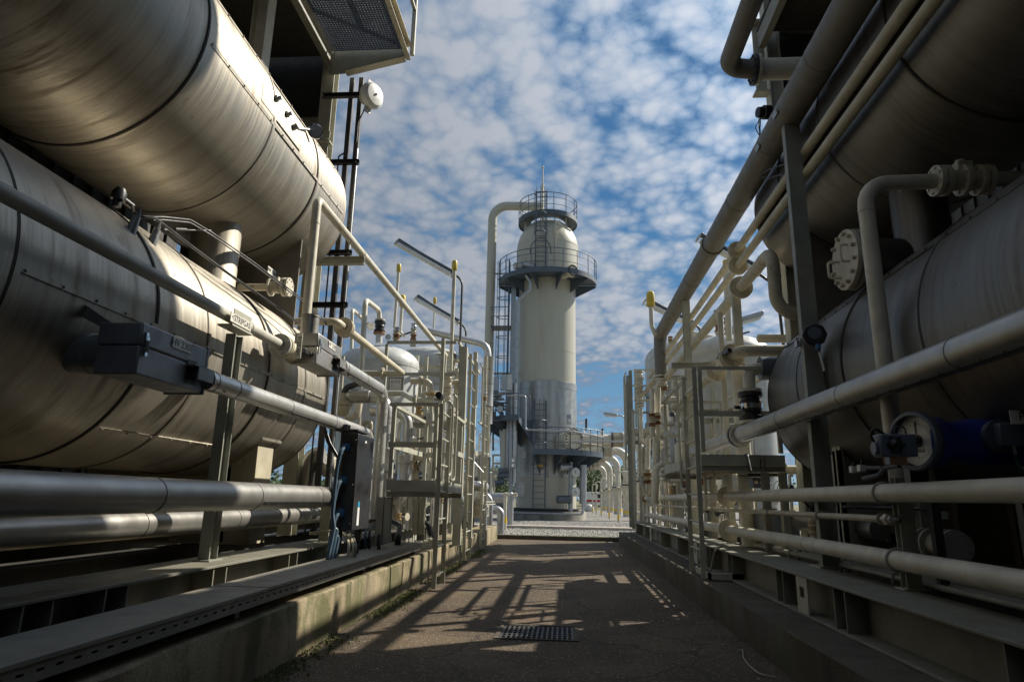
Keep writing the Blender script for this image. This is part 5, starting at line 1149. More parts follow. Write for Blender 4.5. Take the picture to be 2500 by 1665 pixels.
# header of the manifold, right side fitting with black vent
t=thing('manifold_header','cream flanged header pipe behind the right tower platform','pipe',PY(36,1450,1078)); a,b=PY(34.5,1418,1076),PY(34.5,1492,1076)
link('run',MB().cyl(a,b,.34,seg=28),'cream_grey',t)
for x in (1427,1440): link('flange',MB().flange(PY(34.5,x,1076),(1,0,0),.5,.08,20,br=.02),'cream_worn',t)
p=PY(34,1431,1050); q_=PY(34,1431,1022); solo('vent_stack',MB().cyl(p,q_,.055),'black','short black vent stack standing over the manifold','vent')
p=PY(34,1470,1050); t=thing('valve_operator','small black valve operator with hooked top over the manifold','valve',p); link('stem',MB().cyl(p+V((0,0,-.3)),PY(34,1470,1052),.07),'cream_worn',t); link('head',MB().tube([PY(34,1470,1055),PY(34,1470,1049),PY(34,1473,1047)],.05,.05,8),'black',t)
# thin looped pipes with yellow bands in front of the goosenecks
def loopst(label,x0,x1,yt,Y):
    a=PY(Y,x0,yt); b=PY(Y,x1,yt); t=thing('sampling_pipe',label,'pipe',(a.x,Y,.07),'thin sampling pipes before the goosenecks')
    link('run',MB().tube([(a.x,Y,.05),(a.x,Y,a.z),(b.x,Y,a.z),(b.x,Y,a.z-.35)],.045,.12,10),'cream',t); link('yellow_band',MB().ring((a.x,Y,.32),(0,0,1),.045,.2,.004,14),'yellow_mark',t)
    z=1.45; link('valve_body',MB().lathe((a.x,Y,z),(0,0,1),[(0,.05),(.03,.10),(.15,.10),(.18,.05)],12).cyl((a.x-.12,Y-.05,z+.09),(a.x+.12,Y-.05,z+.09),.03),'cream_worn',t)
for lb,x0,x1,yt,Y in (('nearest thin looped pipe, right in front of the second gooseneck',1508,1545,1152,30),('thin looped pipe in front of the third gooseneck',1486,1500,1158,36),('thin looped pipe left of the fourth gooseneck',1467,1480,1168,42),('thin looped pipe beside the farthest gooseneck',1455,1466,1176,50),('leftmost thin looped pipe, nearest the tower foot',1446,1458,1182,52)): loopst(lb,x0,x1,yt,Y)
p=PY(24,1562,1128); pipe('thin grey handrail pipe passing before the nearest gooseneck with a drop at its end',[PY(27,1400,1065+12),PY(27,1555,1078),PY(27,1562,1081),PY(27,1562,1122)],.04,'galv',bend=.1)
# street lamps
def slamp(label,head,elbow,foot,Y,s=1):
    a,b,c=PY(Y,*head),PY(Y,*elbow),PY(Y,*foot); t=thing('street_lamp',label,'lamp',(c.x,Y,.05)); link('pole',MB().tube([a,b,(c.x,Y,b.z-.5),(c.x,Y,.05)],.05*s,.5,10),'galv',t)
    d=(a-b).normalized(); link('head',MB().obox(a+d*.35*s,d*.42*s,V((0,.14*s,0)),V((0,0,.08*s))),'galv',t,bevel=.03); link('lens',MB().obox(a+d*.35*s-V((0,0,.12*s)),d*.32*s,V((0,.12*s,0)),V((0,0,.05*s))),'lens',t,bevel=.03)
slamp('slender street lamp with long head in front of the blue sky right of the tower',(1504,1013),(1520,1015),(1542,1100),45,1.1)
slamp('floodlight lamp head behind the twin thin pipes, over the right tank',(1808,782),(1795,786),(1786,900),17,.8)
# trees and far things
def tree(label,px,pyt,Y,w_,seed,name='tree'):
    rs=random.Random(seed); a=PY(Y,px,pyt); H=a.z; t=thing(name,label,'tree',(a.x,Y,0))
    link('trunk',MB().lathe((a.x,Y,0),(0,0,1),[(0,.28),(H*.3,.2),(H*.7,.1)],8).cyl((a.x,Y,H*.3),(a.x+w_*.3,Y,H*.6),.12,.05,6).cyl((a.x,Y,H*.35),(a.x-w_*.3,Y+.3,H*.62),.12,.05,6),'trunk',t)
    q=MB(); lob=[(V((a.x+rs.uniform(-1,1)*w_*.33,Y+rs.uniform(-1,1)*w_*.3,H*rs.uniform(.45,.85))),w_*rs.uniform(.2,.36)) for _ in range(11)]
    for c,r in lob:
        for k in range(260):
            d=V((rs.gauss(0,1),rs.gauss(0,1),rs.gauss(0,1))).normalized()*r*rs.uniform(.55,1.08); d.z*=.8; p=c+d; s=rs.uniform(.12,.28)
            if p.z>H: continue
            u=V((rs.gauss(0,1),rs.gauss(0,1),rs.gauss(0,1))).normalized(); v=u.orthogonal().normalized(); q.add([p-u*s,p+v*s*.6,p+u*s,p-v*s*.6],[(0,1,2,3)])
    link('crown',q,'leaf',t,sharp=180)
for i,(px,py,Y,w_) in enumerate(((1427,1135,125,9),(1445,1128,130,12),(1462,1136,122,9),(1478,1140,128,9),(1520,1140,120,9),(1535,1150,115,7),(1203,1138,120,8),(1188,1142,125,8))):
    tree(('green tree just right of the tower foot, far off','tallest far green tree behind the goosenecks','far green tree between the first goosenecks seen from the tower','far green tree behind the fourth gooseneck','far green tree seen under the second gooseneck bend','small far green tree right of the manifold','far tree left of the tower behind the landing','far tree at the left edge of the gap before the tower')[i],px,py,Y,w_,40+i)
# distant woodland belt
g=MB(); rs=random.Random(9)
for k in range(26000):
    x=rs.uniform(-140,140); y=rs.uniform(150,172); h=5.2+1.6*math.sin(x*.13)+1.2*math.sin(x*.31+1)+.8*math.sin(x*.9); z=rs.uniform(.2,1)**.6*h; p=V((x,y,z)); s=rs.uniform(.3,.6)
    u=V((rs.gauss(0,1),rs.gauss(0,1),rs.gauss(0,1))).normalized(); v=u.orthogonal().normalized(); g.add([p-u*s,p+v*s*.7,p+u*s,p-v*s*.7],[(0,1,2,3)])
link('woodland',g,'leaf',kind='stuff',sharp=180)
# small stall with blue roof, vehicles
a,b=PY(95,1434,1208),PY(95,1466,1216)
t=thing('storage_shelter','low shelter with bright blue roof and red fascia far beyond the gravel','shelter',((a.x+b.x)/2,96,0))
link('roof',MB().box(a.x,b.x+3,94,98,b.z,a.z),'blue',t,bevel=.05); link('fascia',MB().box(a.x-.05,b.x+3,93.9,93.99,b.z-.45,b.z-.02),'red',t)
for x in (a.x+.2,b.x,b.x+2.8): link('post',MB().beam((x,94.2,0),(x,94.2,b.z),.12,.12),'cream_grey',t)
def van(label,px,Y,c):
    a=PZ(0,px,1222+1593/Y); x=PY(Y,px,1222).x; t=thing('parked_van',label,'van',(x,Y,0)); L=2.1
    q=MB().add([(x-L,Y-.9,.45),(x+L,Y-.9,.45),(x+L,Y-.9,1.2),(x+L-.7,Y-.85,1.95),(x-L,Y-.85,2.0),(x-L,Y+.9,.45),(x+L,Y+.9,.45),(x+L,Y+.9,1.2),(x+L-.7,Y+.85,1.95),(x-L,Y+.85,2.0)],[(0,1,2,3,4),(9,8,7,6,5),(0,5,6,1),(1,6,7,2),(2,7,8,3),(3,8,9,4),(4,9,5,0)])
    link('body',q,c,t,bevel=.08); link('stripe',MB().box(x-L,x+L,Y-.915,Y-.901,.85,1.1),'red' if c!='red' else 'white',t); link('side_window',MB().box(x-.2,x+L-.7,Y-.912,Y-.87,1.3,1.75),'black',t)
    for dx in (-1.3,1.3): link('wheel',MB().cyl((x+dx,Y-.93,.35),(x+dx,Y-.70,.35),.35,seg=18),'black',t)
van('white van with red stripe parked far behind the goosenecks',1462,80,'white'); van('second white and red van, partly hidden, right of the third gooseneck',1513,76,'dull_white')
t=thing('sandbag_heap','white sack lying at the edge of the gravel right of the tower','sack',PY(60,1437,1240)); a=PY(60,1437,1240); link('sack',MB().sphere((a.x,60,.35),.45,12,8,(1,.7,.8)),'dull_white',t)
# cream bollards / stand left behind the tower
p=PY(60,1197,1165); t=thing('mushroom_vent','pale mushroom-headed vent far left behind the skid','vent',(p.x,60,0)); link('stem',MB().cyl((p.x,60,0),(p.x,60,p.z),.35),'cream',t); link('cap',MB().lathe((p.x,60,p.z),(0,0,1),[(0,.5),(.25,.75),(.4,.7),(.5,.1)],20),'cream',t)
# ---------------------------------------------------------------- right side
XD=2.05
t=pipe('thick dull duct pipe climbing overhead along the right side, thickest pipe there',[(XD,-4,4.48),(XD,13.80,4.48),(XD,13.80,PX(XD,1615,915).z)],.138,'grey_beige',bend=.12,seg=32,
  rings=[((XD,PX(XD,x,y).y,4.48),(0,1,0)) for x,y in ((1997,60),(1880,308),(1800,450),(1690,660),(1650,730))]+[((XD,13.8,z),(0,0,1)) for z in (4.22,4.12)],name='duct_pipe')
link('collar',MB().ring((XD,PX(XD,1738,583).y,4.48),(0,1,0),.139,.09,.018,32),'grey_beige',t)
for (x,y) in ((1894,280),(1851,361)):
    h=hit(x,y,XD,4.48,.14); n_=(h-V((XD,h.y,4.48))).normalized(); tn_=V((0,1,0)).cross(n_); link('small_plate',MB().obox(h+n_*.01,n_*.004,V((0,.055,0)),tn_*.02),'galv',t)
link('bottom_cap',MB().lathe((XD,13.8,PX(XD,1615,915).z-.06),(0,0,1),[(0,.06),(.06,.138)],32),'grey_beige',t)
zc=PX(XD,1615,925).z
t=thing('relief_valve','cream flanged valve with rust line hanging under the end of the thick duct','valve',(XD,13.8,zc))
for y_,m_ in ((918,'cream'),(927,'cream'),(944,'cream_worn'),(952,'rust')): link('flange',MB().flange((XD,13.8,PX(XD,1615,y_).z),(0,0,1),.125,.03,8),m_,t)
link('body',MB().lathe((XD,13.8,PX(XD,1615,942).z),(0,0,1),[(0,.08),(.05,.11),(.1,.09),(.14,.08)],20),'cream',t)
link('outlet_elbow',MB().tube([(XD,13.8,PX(XD,1615,955).z),(XD,13.8,PX(XD,1615,976).z),(XD+.35,13.8,PX(XD,1615,978).z)],.065,.18,14),'cream',t)
# upper bent pipe with flange
zU=5.575
t=pipe('dull pipe at the top right bending round into a dark bolted flange',[(1.75,-4,zU),(1.75,6.32,zU),(2.06,6.32,zU-.04)],.10,'grey_beige',bend=.24,seg=24)
c=PY(6.32,1842,199); link('flange',MB().flange((2.03,6.32,zU-.04),(1,0,0),.165,.03,10),'dark_steel',t); link('flange',MB().flange((2.065,6.32,zU-.04),(1,0,0),.165,.03,10),'cream',t)
link('stub',MB().cyl((2.08,6.32,zU-.04),(2.55,6.32,zU-.04),.115),'cream',t)
# upper right steel frame: column, gusset, deep girder, deck
t=thing('platform_frame','dark grey platform framework and column at the upper right, behind the thick duct','platform',(2.55,7.25,.53))
link('column',MB().ibeam((2.56,7.25,.53),(2.56,7.25,10.9),.17,.16,.012,.009,up=(1,0,0)),'frame_grey',t)
link('gusset',MB().box(2.33,2.46,7.20,7.22,5.85,6.8).box(2.30,2.47,7.12,7.30,6.801,6.83).box(2.30,2.47,7.14,7.28,5.83,5.849),'frame_grey',t)
link('deep_girder',MB().box(2.66,5.0,7.24,7.26,5.9,7.4),'shaded_steel',t); link('girder_flange',MB().box(2.66,5.0,7.14,7.36,5.88,5.899),'shaded_steel',t)
link('deck',MB().box(2.35,5.0,-6,7.1,6.62,6.66),'shaded_steel',t); link('edge_beam',MB().chan((2.40,-6,6.50),(2.40,7.1,6.50),.08,.22,.01),'beam_paint',t)
for yy in (5,2,-1.5): link('deck_beam',MB().ibeam((2.46,yy,6.48),(5,yy,6.48),.14,.27,.012,.008),'shaded_steel',t)
# main post on the right
t=thing('steel_post','tall channel post in front of the right vessels, carrying the black round device','steel post',(2.05,5.5,.53))
q=MB().chan((2.06,5.52,.53),(2.06,5.52,4.33),.15,.06,.008,up=(0,1,0)); 
link('shaft',MB().box(1.985,1.993,5.46,5.535,.53,4.34).box(1.9932,2.1118,5.46,5.468,.53,4.34).box(2.112,2.120,5.46,5.535,.53,4.34),'post_dark',t)
link('foot_plate',MB().box(1.95,2.2,5.42,5.66,.531,.543),'frame_grey',t)
# twin thin pipes and a third
XT=2.15
aT1=(ang(2219,0)+ang(1963,382))/2; aT2=(ang(2284,0)+ang(1966,429))/2; aT3=ang(1809,702)
z1=1+XT*math.tan(aT1); z2=1+XT*math.tan(aT2); z3=1+XT*math.tan(aT3)
f1=PX(XT,1799,600).y; f2=PX(XT,1802,657).y; f3=PX(XT,1809,702).y
pipe('upper of the twin thin cream pipes climbing along the upper right vessel',[(XT,-4,z1),(XT,16.5,z1)],.045,'cream_worn',flanges=[((XT,f1,z1),(0,1,0),.115,.04,4)],group='twin cream pipes')
pipe('lower of the twin thin cream pipes climbing along the upper right vessel',[(XT,-4,z2),(XT,16.5,z2)],.045,'cream_worn',flanges=[((XT,f2,z2),(0,1,0),.115,.04,4)],group='twin cream pipes')
e3=PX(XT,1885,612); 
pipe('thicker cream pipe below the twins, dropping behind the tall post',[(XT,16,z3),(XT,e3.y,z3),(XT,e3.y,PX(XT,1930,738).z),(2.62,e3.y,PX(XT,1930,738).z),(2.85,e3.y,PX(XT,1930,738).z-.28)],.066,'cream_worn',bend=.2,flanges=[((XT,f3,z3),(0,1,0),.14,.04,6)],rings=[((XT,e3.y,PX(XT,1900,665).z),(0,0,1)),((XT,e3.y+.3,z3),(0,1,0))],seg=20)
# cream line on x with valve between vessels, then down
zx=3.15
t=pipe('cream pipe dropping down in front of the lower right vessel from a level branch',[(3.6,4.28,zx+.03),(XD,4.28,zx),(XD,4.28,1.15)],.052,'cream',bend=.16,rings=[((XD,4.28,2.95),(0,0,1)),((2.3,4.28,zx),(1,0,0))],seg=20)
t=thing('ball_valve','bolted cream ball valve on the level branch between the two right vessels','valve',(2.7,4.28,zx)); zv=zx+.012
for x_ in (2.53,2.58,2.70,2.80,2.85): link('flange',MB().flange((x_,4.28,zv),(1,0,0),.105,.03,8),'cream',t)
link('body',MB().cyl((2.6,4.28,zv),(2.79,4.28,zv),.07),'cream_worn',t); link('bonnet',MB().box(2.66,2.76,4.24,4.32,zv+.06,zv+.13).cyl((2.7,4.28,zv+.12),(2.7,4.28,zv+.15),.03),'cream',t,bevel=.006)
# manway cover with handles
mc=PX(2.25,2063,635)
t=thing('manway_cover','large round bolted cream cover with two loop handles between the right vessels','manway',mc)
link('neck_pipe',MB().cyl((2.33,mc.y,mc.z),(2.7,mc.y,mc.z),.17,seg=28),'clad_right_shaded',t)
link('counter_flange',MB().cyl((2.30,mc.y,mc.z),(2.33,mc.y,mc.z),.245,seg=40),'cream_grey',t)
q=MB().cyl((2.245,mc.y,mc.z),(2.285,mc.y,mc.z),.245,seg=40); cv=link('cover',q,'cream',t,bevel=.004)
for k in range(12):
    a=2*math.pi*(k+.5)/12; p=V((2.245,mc.y+.205*math.cos(a),mc.z+.205*math.sin(a))); link('bolt',MB().cyl(p-V((.03,0,0)),p,.017,seg=6).cyl(p-V((.0,0,0)),p+V((.1,0,0)),.012,seg=8),'cream_worn',cv)
def handle(c,dz,out): return MB().tube([c+V((0,0,dz)),c+V((-out,0,dz)),c+V((-out,0,-dz)),c+V((0,0,-dz))],.011,.03,8)
link('handle',handle(V((2.245,mc.y-.08,mc.z+.03)),.07,.06),'cream',cv); link('handle',handle(V((2.245,mc.y+.10,mc.z-.05)),.07,.09),'cream',cv)
# elbow, level pipe, valve over the insulated nozzle
yv=7.35; zv=2.67
t=pipe('short cream pipe bending away from the tall post into a bolted flange',[(2.6,yv,zv),(1.98,yv,zv),(1.95,yv+.25,zv)],.066,'cream_worn',bend=.2,flanges=[((1.95,yv+.24,zv),(0,1,0),.135,.04,6)],rings=[((2.25,yv,zv),(1,0,0))],seg=20)
link('lower_flange',MB().flange((1.95,yv+.33,zv),(0,1,0),.135,.05,6),'cream_worn',t)
pipe('cream pipe running away past a second flange, ending in a level elbow',[(1.95,yv+.3,zv-.02),(1.95,11.9,zv-.02),(2.5,11.9,zv-.02)],.062,'cream_worn',bend=.12,flanges=[((1.95,8.45,zv-.02),(0,1,0),.13,.05,6)])
t=thing('stub_valve','stubby black valve handle with clear tag left of the bolted flange','valve',PX(1.9,1765,862)); a=PX(1.85,1782,855); b=PX(1.85,1757,868)
link('grip',MB().beam(a,b,.05,.05),'black',t,bevel=.006); link('tag',MB().beam(b,PX(1.85,1751,877),.04,.01),'chrome',t)
t=pipe('dark insulated nozzle drum sticking out of the end of the lower right vessel',[(2.13,7.2,2.44),(2.7,7.2,2.44)],.128,'slate',name='nozzle',seg=32)
pipe('cream elbow bending from the dark nozzle drum down to the black coupling',[(2.2,7.2,2.44),(2.01,7.2,2.43),(2.01,7.2,2.20)],.066,'cream',bend=.16,flanges=[((2.01,7.2,2.19),(0,0,1),.125,.03,8)],seg=20)
t=thing('expansion_joint','ribbed black coupling with silver band between cream flanges, right side','coupling',(2.01,7.2,1.86))
link('bellows',MB().lathe((2.01,7.2,1.875),(0,0,1),[(0,.13),(.04,.13),(.05,.10),(.08,.10),(.09,.115),(.20,.115),(.21,.10),(.24,.10),(.25,.13),(.29,.13)],28),'black',t)
link('band',MB().ring((2.01,7.2,2.02),(0,0,1),.116,.055,.003,28),'chrome',t); link('flange',MB().flange((2.01,7.2,1.85),(0,0,1),.13,.035,8),'cream',t)
link('side_bolt',MB().cyl((1.88,7.15,2.0),(1.82,7.12,2.0),.02,seg=6),'black',t)
zI=1.742; XI=1.95
t=pipe('large insulated pipe rising toward the viewer across the lower right vessel',[(XI,-4,zI),(XI,7.42,zI)],.0875,'alu_dull',seg=36,rings=[((XI,PX(XI,x,y).y,zI),(0,1,0)) for x,y in ((2345,850),(2067,960),(1915,1030))],rivets=((XI,1.0,zI),(XI,7.2,zI),(-.35,0,-.9)),name='insulated_pipe')
link('end_flange',MB().flange((XI,7.45,zI),(0,1,0),.125,.03,8),'cream_grey',t); link('black_flange',MB().flange((XI,7.53,zI),(0,1,0),.13,.07,8,),'black',t)
pipe('shorter insulated pipe continuing past the black flange to the far tank valves',[(XI,7.6,zI),(XI,10.2,zI)],.08,'alu_dull',name='insulated_pipe',seg=24,flanges=[((XI,10.2,zI-.1),(0,0,1),.1,.03,8)])
# vertical cream standing pipe behind the loop valves
pipe('tall cream upright pipe left of the ribbed black coupling, under the bolted flange',[(2.1,7.95,.53),(2.1,7.95,2.62)],.085,'cream',seg=20,name='standpipe',rings=[((2.1,7.95,2.5),(0,0,1))])
post('flat upright post rising behind the cream upright pipe to the thin pipes',2.12,7.93,2.63,3.62,.10,.07,'cream_grey','b')
post('narrow upright post left of the flat one, reaching the thin pipes',2.05,8.5,.53,3.45,.06,.06,'frame_grey','b')
post('wide upright post holding the thick duct above the tank',2.06,10.85,.53,4.33,.12,.10,'frame_grey','c')
# gas detector, round hoist
p=PX(2.12,1868,275); t=thing('gas_detector','black lobed detector with hanging cable loops beside the thick duct','detector',p)
link('head',MB().lathe(p,(1,.2,.1),[(-.09,.03),(-.085,.055),(-.03,.06),(-.02,.075),(.05,.075),(.06,.04),(.12,.03)],16),'black',t); link('cable_gland',MB().cyl(p+V((-.06,0,-.05)),p+V((-.07,0,-.17)),.014),'chrome',t)
link('cable',MB().tube([p+V((-.07,0,-.16)),p+V((-.07,0,-.3)),p+V((.0,0,-.26)),p+V((.1,0,-.02))],.009,.06,8).tube([p+V((-.06,-.01,-.08)),p+V((-.12,-.01,-.18)),p+V((-.06,-.01,-.33)),p+V((.0,0,-.30))],.005,.06,6),'black',t)
p=PX(2.0,1988,815); t=thing('cable_reel','black round cable reel with grey face and short white pull rod on the tall post','cable reel',p); ax=V((-.3,-1,-.1)).normalized()
link('case',MB().lathe(p+V((.02,.06,0)),ax,[(0,.085),(.01,.095),(.06,.095),(.07,.085)],8),'black',t,bevel=.01); link('face',MB().cyl(p+V((.02,.06,.012))+ax*.071,p+V((.02,.06,.012))+ax*.075,.05,seg=24),'slate',t)
link('cable',MB().tube([p+V((.02,.0,-.09)),p+V((.03,.02,-.2)),p+V((.07,.02,-.42)),p+V((.10,.03,-.5))],.007,.1,8),'black',t); link('collar',MB().cyl(p+V((.02,0,-.085)),p+V((.022,0,-.125)),.02),'blue',t); link('rod',MB().cyl(p+V((.028,.0,-.15)),p+V((.055,.01,-.30)),.009),'white',t)
q=MB().tube([PX(2.02,1918,400),PX(2.0,1875,415),PX(2.02,1852,428),PX(2.02,1875,437),PX(2.05,1912,425)],.006,.06,6); solo('loose_cable',q,'black','loose thin black cable loop hanging beside the top of the tall post','cable')
b=PX(1.98,1952,838); t=thing('clamp_bracket','small slotted metal bracket clipped to the tall post above the cable reel','bracket',b)
for k in range(3): link('slot_bar',MB().obox(b+V((-.03+.03*k,-.02,-.01+.012*k)),(.010,0,0),(0,.03,0),(0,0,.028)),'galv',t)
# gauge with blue body
gx,gy,gz=1.93,3.80,1.355; ax=V((-.93,-.36,0)).normalized()
t=thing('gas_meter','blue gas meter with large grey-rimmed dial and grey register box, in deep shade','meter',(gx,gy,gz))
g0=V((gx,gy,gz)); s1,s2=frame(ax)
link('rim',MB().lathe(g0-ax*.04,ax,[(0,.150),(.02,.163),(.05,.163),(.062,.157),(.064,.140),(.05,.137)],44,False),'slate',t)
link('dial',MB().cyl(g0-ax*.035,g0-ax*.02,.135,seg=40),'sign_white',t)
q=MB()
for k in range(40):
    a=2*math.pi*k/40; r0_,r1_=(.085,.097) if k%5==0 else (.09,.096); u=s1*math.cos(a)+s2*math.sin(a); q.beam(g0-ax*.0195+u*r0_,g0-ax*.0195+u*r1_,.0022,.001,up=ax)
link('scale_marks',q,'black',t); link('needle',MB().beam(g0-ax*.016,g0-ax*.016+V((0,0,.11)),.006,.002,up=ax),'black',t); link('hub',MB().lathe(g0-ax*.02,ax,[(0,.035),(.02,.035),(.021,.022),(.10,.026),(.11,.02)],18),'black',t)
txt('counter','000000',.028,g0-ax*.0185+V((0,0,-.055)),s1*(-1 if s1.y>0 else 1),(0,0,1),'black',t)
link('body',MB().lathe(g0-ax*.05,V((1,.03,0)),[(0,.11),(.03,.13),(.09,.135),(.10,.115),(.18,.11),(.24,.125),(.30,.13),(.36,.125),(.42,.125),(.48,.13),(.62,.13),(.63,.16),(.68,.16)],36),'navy',t)
bx=V((2.30,3.66,1.375)); link('junction_disc',MB().cyl(bx+V((0,.03,0)),bx+V((0,-.01,0)),.085,seg=28),'slate',t); link('junction_box',MB().box(bx.x-.045,bx.x+.115,bx.y-.07,bx.y-.012,bx.z-.06,bx.z+.06),'slate',t,bevel=.008)
link('gland',MB().cyl(bx+V((.03,-.04,-.06)),bx+V((.03,-.04,-.10)),.012),'chrome',t)
link('signal_cable',MB().tube([bx+V((.03,-.04,-.1)),bx+V((.04,-.04,-.16)),bx+V((.16,-.04,-.30)),bx+V((.3,-.04,-.30)),bx+V((.6,-.0,-.31))],.006,.08,8),'green_cable',t); link('rod_tag',MB().beam(bx+V((.06,-.045,-.165)),bx+V((.17,-.045,-.29)),.018,.012),'sign_white',t)
rb=V((1.76,3.72,1.315)); link('register_box',MB().box(rb.x-.07,rb.x+.12,rb.y-.05,rb.y+.06,rb.z-.055,rb.z+.065),'slate',t,bevel=.01); link('register_end',MB().cyl((rb.x-.09,rb.y,rb.z-.01),(rb.x-.069,rb.y,rb.z-.01),.035),'slate',t)
q=MB().lathe(rb+V((-.0,-.05,.005)),(0,-1,0),[(0,.035),(.02,.035),(.03,.022),(.04,.018)],12)
for k in range(6): a=k*math.pi/3; q.beam(rb+V((0,-.065,.005)),rb+V((.05*math.cos(a),-.065,.005+.05*math.sin(a))),.008,.012)
link('star_knob',q,'black',t); link('warning_tag',MB().box(rb.x-.06,rb.x+.06,rb.y-.04,rb.y-.035,rb.z-.10,rb.z-.056),'rust',t); link('white_tag',MB().box(rb.x-.055,rb.x-.03,rb.y-.0415,rb.y-.0405,rb.z-.098,rb.z-.06),'white',t)
link('lifting_wire',MB().tube([rb+V((.03,0,.06)),rb+V((.03,0,.11)),rb+V((.09,0,.11)),rb+V((.09,0,.06))],.004,.03,6),'dark_steel',t); link('lifting_wire',MB().tube([rb+V((-.08,0,.02)),rb+V((-.10,0,.07)),rb+V((-.07,0,.1)),rb+V((-.02,0,.065))],.008,.03,6),'black',t)
t=thing('flange_pair','cream bolted flange with FT tag at the right edge beside the blue meter','flange',(2.62,3.75,1.37))
for x_ in (2.60,2.66): link('flange',MB().flange((x_,3.80,1.37),(1,0,0),.20,.04,10),'cream_worn',t)
a=PY(3.55,2492,1018); link('tag',MB().box(a.x-.05,a.x+.2,3.55,3.555,a.z-.035,a.z+.035),'sign_white',t); txt('tag_text','FT 23',.06,(a.x+.06,3.549,a.z),(1,0,0),(0,0,1),'black',t)
link('riser',MB().lathe((a.x+.12,3.7,1.55),(0,0,1),[(0,.05),(.02,.07),(.05,.07),(.06,.045),(.1,.045),(.11,.07),(.14,.07)],16),'cream_worn',t)
# impulse tubing and valve manifold left of the meter
t=thing('valve_manifold','small black tube manifold with two white-tagged cocks left of the blue meter','valve',PX(2.0,2110,1140))
link('tube',MB().tube([PX(2.0,2118,1142),PX(2.0,2150,1142),PX(1.95,2155,1143)],.014,None,10).tube([PX(1.95,2108,1168),PX(1.95,2145,1160),PX(1.95,2162,1142),PX(1.95,2196,1136)],.014,.05,10),'dark_steel',t)
for (x,y) in ((2083,1145),(2103,1142)): a=PX(2.0,x,y); link('tagged_cock',MB().box(a.x-.02,a.x+.02,a.y-.025,a.y+.025,a.z-.025,a.z+.02),'sign_white',t,bevel=.004); link('cock_stem',MB().cyl(a,a+V((0,-.03,.05)),.01),'black',t)
link('bracket_block',MB().box(1.96,2.06,3.95,4.02,1.13,1.32),'black',t)
# lower pipes on the right
t=pipe('upper thick cream pipe running low along the right side, with round flange',[(1.95,-4,1.079),(1.95,17.2,1.079)],.055,'cream',seg=28,flanges=[((1.95,8.25,1.079),(0,1,0),.12,.03,6)],rings=[((1.95,y,1.079),(0,1,0)) for y in (10.3,13)],clamps=[((1.95,4.28,1.079),(0,1,0),(1,0,0))])
t=pipe('lower thick cream pipe running lowest along the right side, with round flange',[(1.95,-4,.695),(1.95,18.2,.695)],.055,'cream',seg=28,flanges=[((1.95,8.25,.695),(0,1,0),.125,.03,6)],rings=[((1.95,y,.695),(0,1,0)) for y in (5.4,5.65,10.3,13)],clamps=[((1.95,4.20,.695),(0,1,0),(1,0,0))])
t=pipe('thin cream pipe between the two thick low ones, capped near the bracket post',[(1.95,4.27,.925),(1.95,18.3,.925)],.022,'cream_worn',rings=[],clamps=[((1.95,y,.925),(0,1,0),(1,0,0)) for y in (4.33,5.35,6.6,9)])
link('end_cap',MB().lathe((1.95,4.27,.925),(0,-1,0),[(0,.035),(.04,.035),(.041,.02),(.07,.02)],6),'cream',t); link('sensor',MB().lathe((1.95,4.2,.925),(0,-1,0),[(0,.012),(.05,.014),(.051,.018),(.08,.018),(.1,.008)],10),'dark_steel',t)
post('short bracket post under the low thick pipes at the right',2.03,4.22,.53,1.17,.09,.07,'frame_grey','c')
post('dark short post beside the bracket post, further in',2.17,4.15,.53,1.1,.05,.05,'dark_steel','b')
for i,(y_,lb) in enumerate(((8.45,'pipe support post right behind the two round low flanges'),(12.2,'pipe support post near the far end of the low pipes'),(15.6,'last pipe support post of the low pipes'))): post(lb,2.04,y_,.53,1.0,.08,.07,'frame_grey','i')
t=pipe('cream pipe climbing from the ladder foot to a level run behind the post',[(XI,12.2,1.387),(XI,7.85,1.387),(2.75,7.85,1.387)],.05,'cream_worn',bend=.12,rings=[((XI,8.4,1.387),(0,1,0))],flanges=[((2.5,7.85,1.387),(1,0,0),.10,.04,6)],clamps=[((XI,8.6,1.387),(0,1,0),(0,0,-1))])
q=MB().tube([PX(1.9,1813,1130),PX(1.9,1816,1112),PX(1.9,1824,1110),PX(1.9,1833,1150)],.014,.04,8); solo('hose_loop',q,'black','short black hose looping over the level cream pipe','hose')
q=MB().tube([PX(2.0,1857,1145),PX(2.0,1857,1115),PX(2.0,1867,1115),PX(2.0,1867,1145)],.006,.03,8); solo('wire_hoop',q,'dark_steel','thin wire hoop standing on the level cream pipe','wire hoop')
p=PX(2.15,1850,1160); t=thing('instrument_block','dark instrument block with small cream valves under the level cream pipe','instrument',p); link('plate',MB().obox(p+V((0,0,0)),(.16,0,.0),(0,.2,0),(0,0,.012)),'black',t); link('block',MB().box(p.x-.08,p.x+.1,p.y-.1,p.y+.1,p.z-.14,p.z-.03),'slate',t,bevel=.01)
for k in range(3): link('knob',MB().cyl(p+V((-.06+.06*k,-.12,-.08)),p+V((-.06+.06*k,-.15,-.08)),.02),'cream',t)
